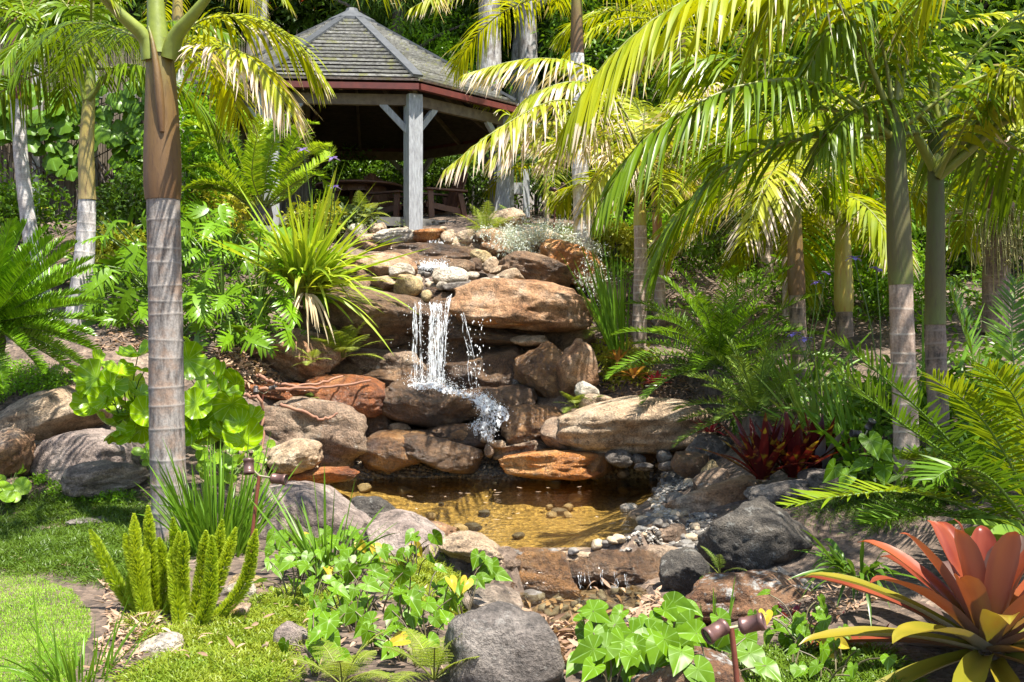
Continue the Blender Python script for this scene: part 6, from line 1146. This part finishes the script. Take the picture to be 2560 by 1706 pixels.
SHORE = [(1560,1140),(1700,1160),(1740,1220),(1690,1230),(1640,1250),(1620,1200),(1540,1185)]; SH2 = [(1610,1290),(1700,1280),(1790,1290),(1780,1330),(1740,1400),(1640,1370),(1600,1370),(1560,1385),(1500,1400),(1490,1385),(1580,1350),(1600,1330)]; BACK = [(870,1185),(930,1120),(1060,1165),(1130,1160),(1180,1130),(1240,1150),(1260,1195),(1100,1200),(900,1205)]
cobbles(SHORE, 60, (.04, .13), [0, 2, 0, 1], 'smooth pebble on the right shore of the pool', 'pebbles on the right shore')
cobbles(SH2, 80, (.03, .13), [0, 2, 0, 1], 'smooth pebble on the near right shore of the pool', 'pebbles on the near right shore')
cobbles([(1620,1255),(1680,1240),(1720,1280),(1640,1285)], 34, (.04, .085), [3, 3, 1], 'pale pebble under the pink boulder on the right shore', 'pale pebbles on the right shore')
cobbles(BACK, 50, (.03, .09), [1, 2, 0], 'small pebble on the back shore of the pool', 'pebbles on the back shore')
cobbles([(1270,1390),(1500,1392),(1560,1400),(1480,1412),(1290,1405)], 18, (.025, .1), [2, 0, 2], 'pebble along the lip of the lower cascade', 'pebbles on the outlet lip')
cobbles([(1300,1510),(1600,1500),(1600,1600),(1350,1640)], 22, (.05, .13), [0, 2, 1], 'stone among the dry leaves of the stream bed', 'stones in the stream bed')
cobbles([(700,1225),(1000,1210),(1600,1210),(1600,1260),(1450,1350),(1200,1350),(1000,1310)], 24, (.06, .2), [1, 1, 2], 'brown stone lying on the bed of the pool', 'stones under the pool water')
for x, y, D, w in [(1428,1140,12.5,.13),(1452,1148,12.5,.12),(1440,1125,12.6,.1),(1470,1136,12.5,.1),(1490,1128,12.6,.09),(1432,1158,12.4,.1),(1460,1118,12.7,.09)]: tag(link('pebble', PBM[2 + 4 * R.integers(2)], None, None, Matrix.Translation(at(x, y, D)) @ Matrix.Rotation(R.uniform(0, 6), 4, 'Z') @ Matrix.Scale(w, 4)), 'dark cobble piled at the left tip of the very long boulder', 'pebble', 'dark cobbles under the long boulder')
o3 = np.array([[1, 0, 0], [-1, 0, 0], [0, 1, 0], [0, -1, 0], [0, 0, .7], [0, 0, -.7], [.6, .6, .35], [-.6, .6, .35], [-.6, -.6, .35], [.6, -.6, .35]]); f3 = np.array([[0, 6, 4], [6, 2, 4], [2, 7, 4], [7, 1, 4], [1, 8, 4], [8, 3, 4], [3, 9, 4], [9, 0, 4], [0, 2, 6], [2, 1, 7], [1, 3, 8], [3, 0, 9], [0, 5, 2], [2, 5, 1], [1, 5, 3], [3, 5, 0]])
def gravel(poly, n, s, mats, label):
    P = inpoly(poly, n); mb = MB()
    for i in range(len(mats)):
        Pk = P[i::len(mats)]; k = len(Pk); a = R.uniform(0, 6.283, k); S = R.uniform(*s, (k, 1)) * R.uniform(.6, 1.2, (k, 3)); L = o3[None] * S[:, None]; c, q = np.cos(a)[:, None], np.sin(a)[:, None]; V = np.stack([L[..., 0] * c - L[..., 1] * q, L[..., 0] * q + L[..., 1] * c, L[..., 2]], -1) + Pk[:, None] + UP * .006
        mb.add(V, T=(f3[None] + (np.arange(k) * 10)[:, None, None]).reshape(-1, 3), m=i)
    solo('gravel', mb, mats, P.mean(0), label, None, None, 'stuff', smooth=False)
gravel(SHORE, 1400, (.012, .035), [PB[0], PB[2], PB[0], PB[3]], 'fine grey gravel on the right shore of the pool'); gravel(SH2, 1500, (.01, .03), [PB[0], PB[2], PB[3]], 'fine grey gravel on the near right shore')
gravel(BACK, 2600, (.012, .032), [PB[1], PB[2], PB[0]], 'fine tan gravel on the back shore of the pool'); gravel([(700,1230),(880,1120),(930,1140),(860,1210)], 900, (.012, .032), [PB[1], PB[2]], 'fine tan gravel on the left shore')
gravel([(1220,1120),(1400,1130),(1500,1195),(1260,1195)], 900, (.012, .03), [PB[1], PB[2], PB[0]], 'fine gravel around the orange slab'); gravel([(1620,1250),(1690,1240),(1740,1275),(1640,1290)], 500, (.012, .028), [PB[3], PB[1]], 'pale gravel under the pink boulder')
gravel([(100,1180),(60,1120),(130,1090),(120,1200)], 260, (.012, .03), [PB[3], PB[1]], 'pale gravel between the left boulders')
gravel([(1800,1440),(1950,1430),(2060,1470),(1960,1500),(1830,1480)], 300, (.012, .04), [PB[0], PB[2], PB[1]], 'gravel behind the rusty lichen boulder')

# ---------------------------------------------------------------- falling water
m, nt, out, N, Lk = nodes('falling_water'); pw = N('ShaderNodeBsdfPrincipled', i_Roughness=.12); pw.inputs['Base Color'].default_value = (.88, .92, .95, 1); pw.inputs['Specular IOR Level'].default_value = .8
tp = N('ShaderNodeBsdfTransparent'); tl_ = N('ShaderNodeBsdfTranslucent'); tl_.inputs[0].default_value = (.9, .93, .96, 1); m1 = N('ShaderNodeMixShader', i_0=.4); Lk(pw.outputs[0], m1.inputs[1]); Lk(tl_.outputs[0], m1.inputs[2])
tc = N('ShaderNodeTexCoord'); mp = N('ShaderNodeMapping'); mp.inputs['Scale'].default_value = (38, 38, 6); Lk(tc.outputs['Object'], mp.inputs[0]); no = N('ShaderNodeTexNoise', i_Scale=1.0, i_Detail=5.0); Lk(mp.outputs[0], no.inputs['Vector']); rp = ramp(N, [(.42, .0), (.6, .9)]); Lk(no.outputs['Fac'], rp.inputs[0])
mx = N('ShaderNodeMixShader'); Lk(rp.outputs[0], mx.inputs[0]); Lk(tp.outputs[0], mx.inputs[1]); Lk(m1.outputs[0], mx.inputs[2]); Lk(mx.outputs[0], out.inputs[0]); M_FALL = m
def waterlike(name, sc, st):
    m = M_FALL.copy(); m.name = name
    for nd in m.node_tree.nodes:
        if nd.type == 'MAPPING': nd.inputs['Scale'].default_value = sc
        if nd.type == 'VALTORGB':
            for e_, (p_, v_) in zip(nd.color_ramp.elements, st): e_.position = p_; e_.color = (v_, v_, v_, 1)
    return m
M_FOAM = waterlike('white_water', (34, 34, 26), [(.42, .0), (.56, .95)])
for nd_ in M_FOAM.node_tree.nodes:
    if nd_.type == 'BSDF_PRINCIPLED': nd_.inputs['Roughness'].default_value = .55
M_VEIL = waterlike('water_veil', (90, 40, 2.2), [(.44, 0.), (.6, .7)])
M_DROP = plainmat('water_drop', (.9, .93, .95), .1, (.85, .9, .93))
oc = np.array([[1, 0, 0], [-1, 0, 0], [0, 1, 0], [0, -1, 0], [0, 0, 1.], [0, 0, -1.]]); of = np.array([[0, 2, 4], [2, 1, 4], [1, 3, 4], [3, 0, 4], [2, 0, 5], [1, 2, 5], [3, 1, 5], [0, 3, 5]])
def drops(mb, P, s, st=1.):
    k = len(P); S = s * R.uniform(.4, 1.3, k); V = P[:, None] + oc[None] * S[:, None, None] * [1, 1, st]; mb.add(V, T=(of[None] + (np.arange(k) * 6)[:, None, None]).reshape(-1, 3))
def strand(root, a, b, w, wob=.02, fwd=.12, bits=40):
    """a stream of water that thins and breaks up on its way down"""
    a = np.asarray(a, float); b = np.asarray(b, float); n = 40; s = np.linspace(0, 1, n); P = a + (b - a) * s[:, None]; P[:, 2] = a[2] + (b[2] - a[2]) * (s ** 1.25); P[:, 1] -= fwd * np.sin(s * 1.6) * .6
    se = R.integers(999); P = P + np.stack([vnoise(np.stack([s * 7, s * 0 + se, s * 0], 1), se), vnoise(np.stack([s * 6, s * 0, s * 0 + se], 1), se + 3), 0 * s], 1) * wob * (.3 + s)[:, None]
    wd = w * (1 - .45 * s) * (1 + .3 * vnoise(np.stack([s * 16, s * 0 + se, s * 0], 1), se + 7)); mb = MB(); tube(mb, P, np.maximum(wd, w * .2), 6, squash=.5)
    q = R.random(bits) ** .6; k = (q * (n - 1)).astype(int); drops(mb, P[k] + R.normal(0, 1, (bits, 3)) * [w * 2.2, w * 2, .02], .0055, 2.2); part('water_strand', mb, M_FALL, root)
wf = thing('waterfall', at(1075, 965, 13.9), 'main white waterfall dropping from the stone lip onto the wet boulder', 'waterfall')
for k in range(18):
    x = R.choice([1036, 1046, 1052, 1076, 1084, 1090, 1102, 1107]) + R.normal(0, 2.5); y0 = 752 + R.uniform(-4, 18); strand(wf, at(x, y0, 13.75), at(x + R.normal(-2, 7), 972 + R.normal(0, 8), 13.5), R.uniform(.0025, .0055), .014, .15, 10)
for k in range(6): strand(wf, at(1126 + R.normal(0, 4), 736 + k * 2, 13.95), at(1101 + R.normal(0, 5), 968, 13.5), R.uniform(.005, .010), .012, .2, 20)
for k in range(3): strand(wf, at(1172 + R.normal(0, 10), 785, 13.6), at(1200 + R.normal(0, 10), 985, 13.6), R.uniform(.002, .005), .03, .1, 22)
for k in range(6):
    x = [1040, 1050, 1078, 1088, 1104, 1099][k]; a_, b_ = at(x, 756 + R.uniform(-3, 8), 13.72), at(x + R.normal(-2, 4), 970, 13.5); n = 34; q = np.linspace(0, 1, n); P = a_ + (b_ - a_) * q[:, None]; P[:, 2] = a_[2] + (b_[2] - a_[2]) * q ** 1.2; P[:, 1] -= .09 * np.sin(q * 1.6); w = .015 * (1 + .6 * vnoise(np.stack([q * 5 + k * 9, q * 0, q * 0], 1), k))
    V = P[:, None] + np.array([1, .25, 0]) * (np.linspace(-1, 1, 5)[None] * w[:, None])[..., None]; V[..., 1] += .012 * vnoise(V * 30, 3); i = (np.arange(n - 1)[:, None] * 5 + np.arange(4)[None]).ravel(); part('water_veil', MB().add(V, np.stack([i, i + 1, i + 6, i + 5], 1)), M_VEIL, wf)
mb = MB(); n = 700; P = np.stack([R.normal(1075, 36, n), 968 - np.abs(R.normal(0, 16, n)), 13.35 + R.normal(0, .12, n)], 1); drops(mb, np.array([at(*q) for q in P]), .0042); P = np.stack([R.normal(1072, 30, 260), R.uniform(760, 985, 260), R.normal(13.5, .1, 260)], 1); drops(mb, np.array([at(*q) for q in P]), .0036, 2.5); P = np.stack([R.normal(1195, 14, 70), R.uniform(800, 990, 70), R.normal(13.5, .1, 70)], 1); drops(mb, np.array([at(*q) for q in P]), .006, 2.6)
tag(part('spray', mb, M_DROP, wf), kind='stuff')
def foam(root, pts, w, nm='white_water', rise=.05, seg=46, cols=14, nd=620):
    P = bez([at(*q) for q in pts], seg); T = nrm(np.gradient(P, axis=0)); S = nrm(np.cross(T, [0, -.5, 1])); u = np.linspace(-1, 1, cols); W = np.interp(np.linspace(0, 1, seg), np.linspace(0, 1, len(w)), w) / 2
    V = P[:, None] + S[:, None] * (u[None] * W[:, None])[..., None]; q = V.reshape(-1, 3); nn = np.array([0, -.45, .9]); q = q + nn * (rise * (.5 * vnoise(q * 9, 3) + .6 * vnoise(q * 24, 5) + .6 * vnoise(q * 60, 9)) + rise * .55 * (1 - np.tile(u ** 2, seg)))[:, None]; i = (np.arange(seg - 1)[:, None] * cols + np.arange(cols - 1)[None]).ravel()
    part(nm, MB().add(q, np.stack([i, i + 1, i + 1 + cols, i + cols], 1)), M_FOAM, root); mb = MB(); k = R.integers(0, len(q), nd); drops(mb, q[k] + R.normal(0, .03, (nd, 3)) + nn[None] * R.uniform(.0, .05, (nd, 1)), .0048); tag(part('foam_drops', mb, M_DROP, root), kind='stuff')
foam(wf, [(1018,968,13.15),(1080,966,13.0),(1130,978,12.95),(1180,994,12.9),(1220,1012,12.88)], [.1, .17, .14, .13, .2], rise=.035)
foam(wf, [(1196,1002,12.9),(1225,1020,12.85),(1236,1040,12.8),(1215,1066,12.8),(1196,1092,12.78)], [.18, .3, .34, .36, .36], rise=.07)
uf = thing('waterfall', at(1090, 670, 15.3), 'small upper waterfall below the top row of stones', 'waterfall')
for k in range(13): x = R.choice([1070, 1078, 1092, 1106, 1112]) + R.normal(0, 3); strand(uf, at(1088 + (x - 1090) * .7, 603 + R.uniform(0, 5), 16.0), at(x, 668 + R.normal(0, 4), 15.45), R.uniform(.008, .016), .02, .1, 24)
foam(uf, [(1050,672,15.35),(1085,668,15.3),(1120,672,15.3)], [.08, .13, .08], rise=.04)
lf = thing('waterfall', at(1530, 1472, 8.1), 'thin sheet of water at the lower cascade below the pool', 'waterfall')
for k in range(12): x = R.choice([1450, 1462, 1478, 1510, 1530, 1548, 1566, 1572]) + R.normal(0, 3); strand(lf, at(x - 4, 1432 + R.uniform(-3, 6), 8.16), at(x, 1470, 8.08), R.uniform(.0015, .0035), .006, .02, 1)
0 and foam(lf, [(1285,1486,8.0),(1330,1484,7.95),(1400,1484,7.93),(1460,1470,7.98),(1520,1468,8.0)], [.012, .025, .022, .016, .016], rise=.006, nd=12)
# ---------------------------------------------------------------- spotlights, roots
M_LAMP = plainmat('bronze_lamp', (.15, .075, .06), .4, (.09, .05, .045), 10, metal=.3); M_LAMPD = plainmat('dark_lamp', (.1, .085, .08), .45, (.05, .045, .045), metal=.3); M_ROD = plainmat('rusty_post', (.2, .055, .03), .5, (.13, .035, .02)); M_BRASS = plainmat('old_brass', (.34, .3, .17), .45); M_GLASS = plainmat('lamp_glass', (.05, .05, .05), .1)
def spot(label, base, top, cans, s, mat=M_LAMP):
    t = thing('garden_spotlight', base, label, 'spotlight', 'garden spotlights'); part('post', tube(MB(), bez([base - UP * .05, (base + top) / 2, top], 6), s * .2, 10), M_ROD, t)
    ctr = []
    for c, ax in cans:
        c = np.array(c); ax = nrm(ax); o = part('lamp', lathe(MB(), c, [(0, -s * .85), (s * .46, -s * .85), (s * .58, -s * .74), (s * .58, -s * .5), (s * .55, -s * .48), (s * .55, s * .5), (s * .61, s * .52), (s * .61, s * .82), (s * .56, s * .85), (s * .52, s * .72), (0, s * .72)], 20, axis=ax), mat, t); ctr.append(c)
        part('lamp_glass', lathe(MB(), c, [(0, s * .74), (s * .5, s * .74)], 16, axis=ax), M_GLASS, t, o)
    for c in ctr: part('arm', tube(MB(), np.array([top, (top + c) / 2, c]), s * .12, 8), M_BRASS, t)
D = 7.45; spot('twin garden spotlight on a leaning rusty post beside the palm trunk', at(618, 1440, D), at(648, 1190, D), [(at(622, 1166, D), (.1, -.25, -.9)), (at(697, 1198, D), (1, -.2, -.08))], .062)
D = 4.72; spot('twin garden spotlight on a rusty post at the bottom right', at(1848, 1745, D), at(1828, 1570, D), [(at(1790, 1578, D), (-.8, -.35, -.35)), (at(1880, 1560, D), (.85, -.3, .28))], .062)
D = 17.2; spot('twin spotlight on a thin post behind the silver ground cover', at(1383, 580, D), at(1392, 475, D), [(at(1382, 474, D), (-.9, -.3, .2)), (at(1406, 466, D), (.3, -.3, .8))], .06)
D = 12.6; spot('two low uplights among the dry roots on the rusty ledge', at(655, 1000, D), at(660, 985, D), [(at(640, 975, D), (.1, -.5, -.85)), (at(682, 970, D), (.9, -.3, .25))], .05, M_LAMPD)
D = 9.4; spot('black spotlight in the irises right of the red bromeliads', at(2165, 1150, D), at(2160, 1095, D), [(at(2175, 1062, D), (.3, -.5, .8)), (at(2140, 1085, D), (-.9, -.2, .1))], .055, M_LAMPD)
M_ROOT = plainmat('dry_root', (.3, .15, .09), .75, (.18, .08, .05))
for i, q in enumerate([[(650,975,12.6),(720,972,12.6),(800,968,12.65),(870,962,12.7),(930,952,12.9)], [(605,985,12.3),(650,1000,12.2),(658,1050,12.2),(656,1120,12.1)], [(700,1010,12.3),(760,1030,12.3),(810,1048,12.3),(845,1035,12.4)], [(640,940,12.9),(700,960,12.8),(780,962,12.7),(860,940,12.9)]]):
    o = solo('dry_root', tube(MB(), bez([at(*x) for x in q], 24) + R.normal(0, .008, (24, 3)), np.linspace(.022, .012, 24), 7), M_ROOT, at(*q[0]), ['reddish dry root lying along the top of the rusty ledge', 'reddish root hanging down beside the pitted boulder', 'curved reddish root on the pitted boulder', 'thin brown root below the sunlit boulder'][i], 'root')

cover('ground_cover', [(230,600),(420,560),(700,560),(780,700),(760,800),(640,880),(460,860),(250,820)], 420, 12, .12, .1, .045, L_MID, 'low leafy cover under the philodendrons', (.0, .16))
cover('ground_cover', [(1500,620),(1750,600),(2050,640),(2080,800),(1900,900),(1760,820),(1560,820)], 330, 12, .1, .08, .025, L_BRIGHT, 'low green cover on the bank behind the right cycad', (.0, .14))
litter([(1500,620),(1750,600),(2050,640),(2080,800),(1760,860),(1560,860)], 500, 'dry leaves on the bank around the right cycad', .1)
litter([(560,850),(700,900),(760,960),(620,980),(540,920)], 260, 'curled dry leaves above the rusty ledge', .13, .03)
def pale_lip():
    rock(1390, 1386, 210, 20, 8.45, 2, 'tan', 'pale streaked stone slab at the lip of the pool outlet', p=3.2, cuts=3, dep=.4, group='boulders and stones of the water garden')
pale_lip()

cobbles([(960,640),(1240,640),(1300,700),(1220,722),(1120,730),(960,715)], 46, (.06, .2), [1, 1, 3, 0], 'small loose stone heaped in the upper basin', 'loose stones of the upper basin')
cobbles([(880,575),(1230,580),(1240,615),(880,615)], 24, (.08, .2), [1, 1, 0], 'small loose stone along the top edge of the waterfall', 'loose stones along the top edge')

cobbles([(1270,1480),(1600,1480),(1580,1570),(1380,1590)], 30, (.05, .15), [2, 2, 0], 'dark wet stone in the shallow stream below the cascade', 'wet stones in the stream')

n = 26; P = np.stack([R.uniform(-1.2, 1.0, n), R.uniform(8.9, 12.6, n), np.full(n, .004)], 1); P = P[polydist(P[:, 0], P[:, 1], POOL) > .12]; n = len(P); a = R.uniform(0, 6.283, n); mb = MB()
strips(mb, P, np.stack([np.cos(a), np.sin(a), .04 + 0 * a], 1), np.stack([-np.sin(a), np.cos(a), 0 * a], 1), R.uniform(.05, .1, n), .025, .0, 4, 'lance', .15); solo('floating_leaves', mb, L_LIT, P.mean(0), 'few brown leaves floating on the pool', None, None, 'stuff')
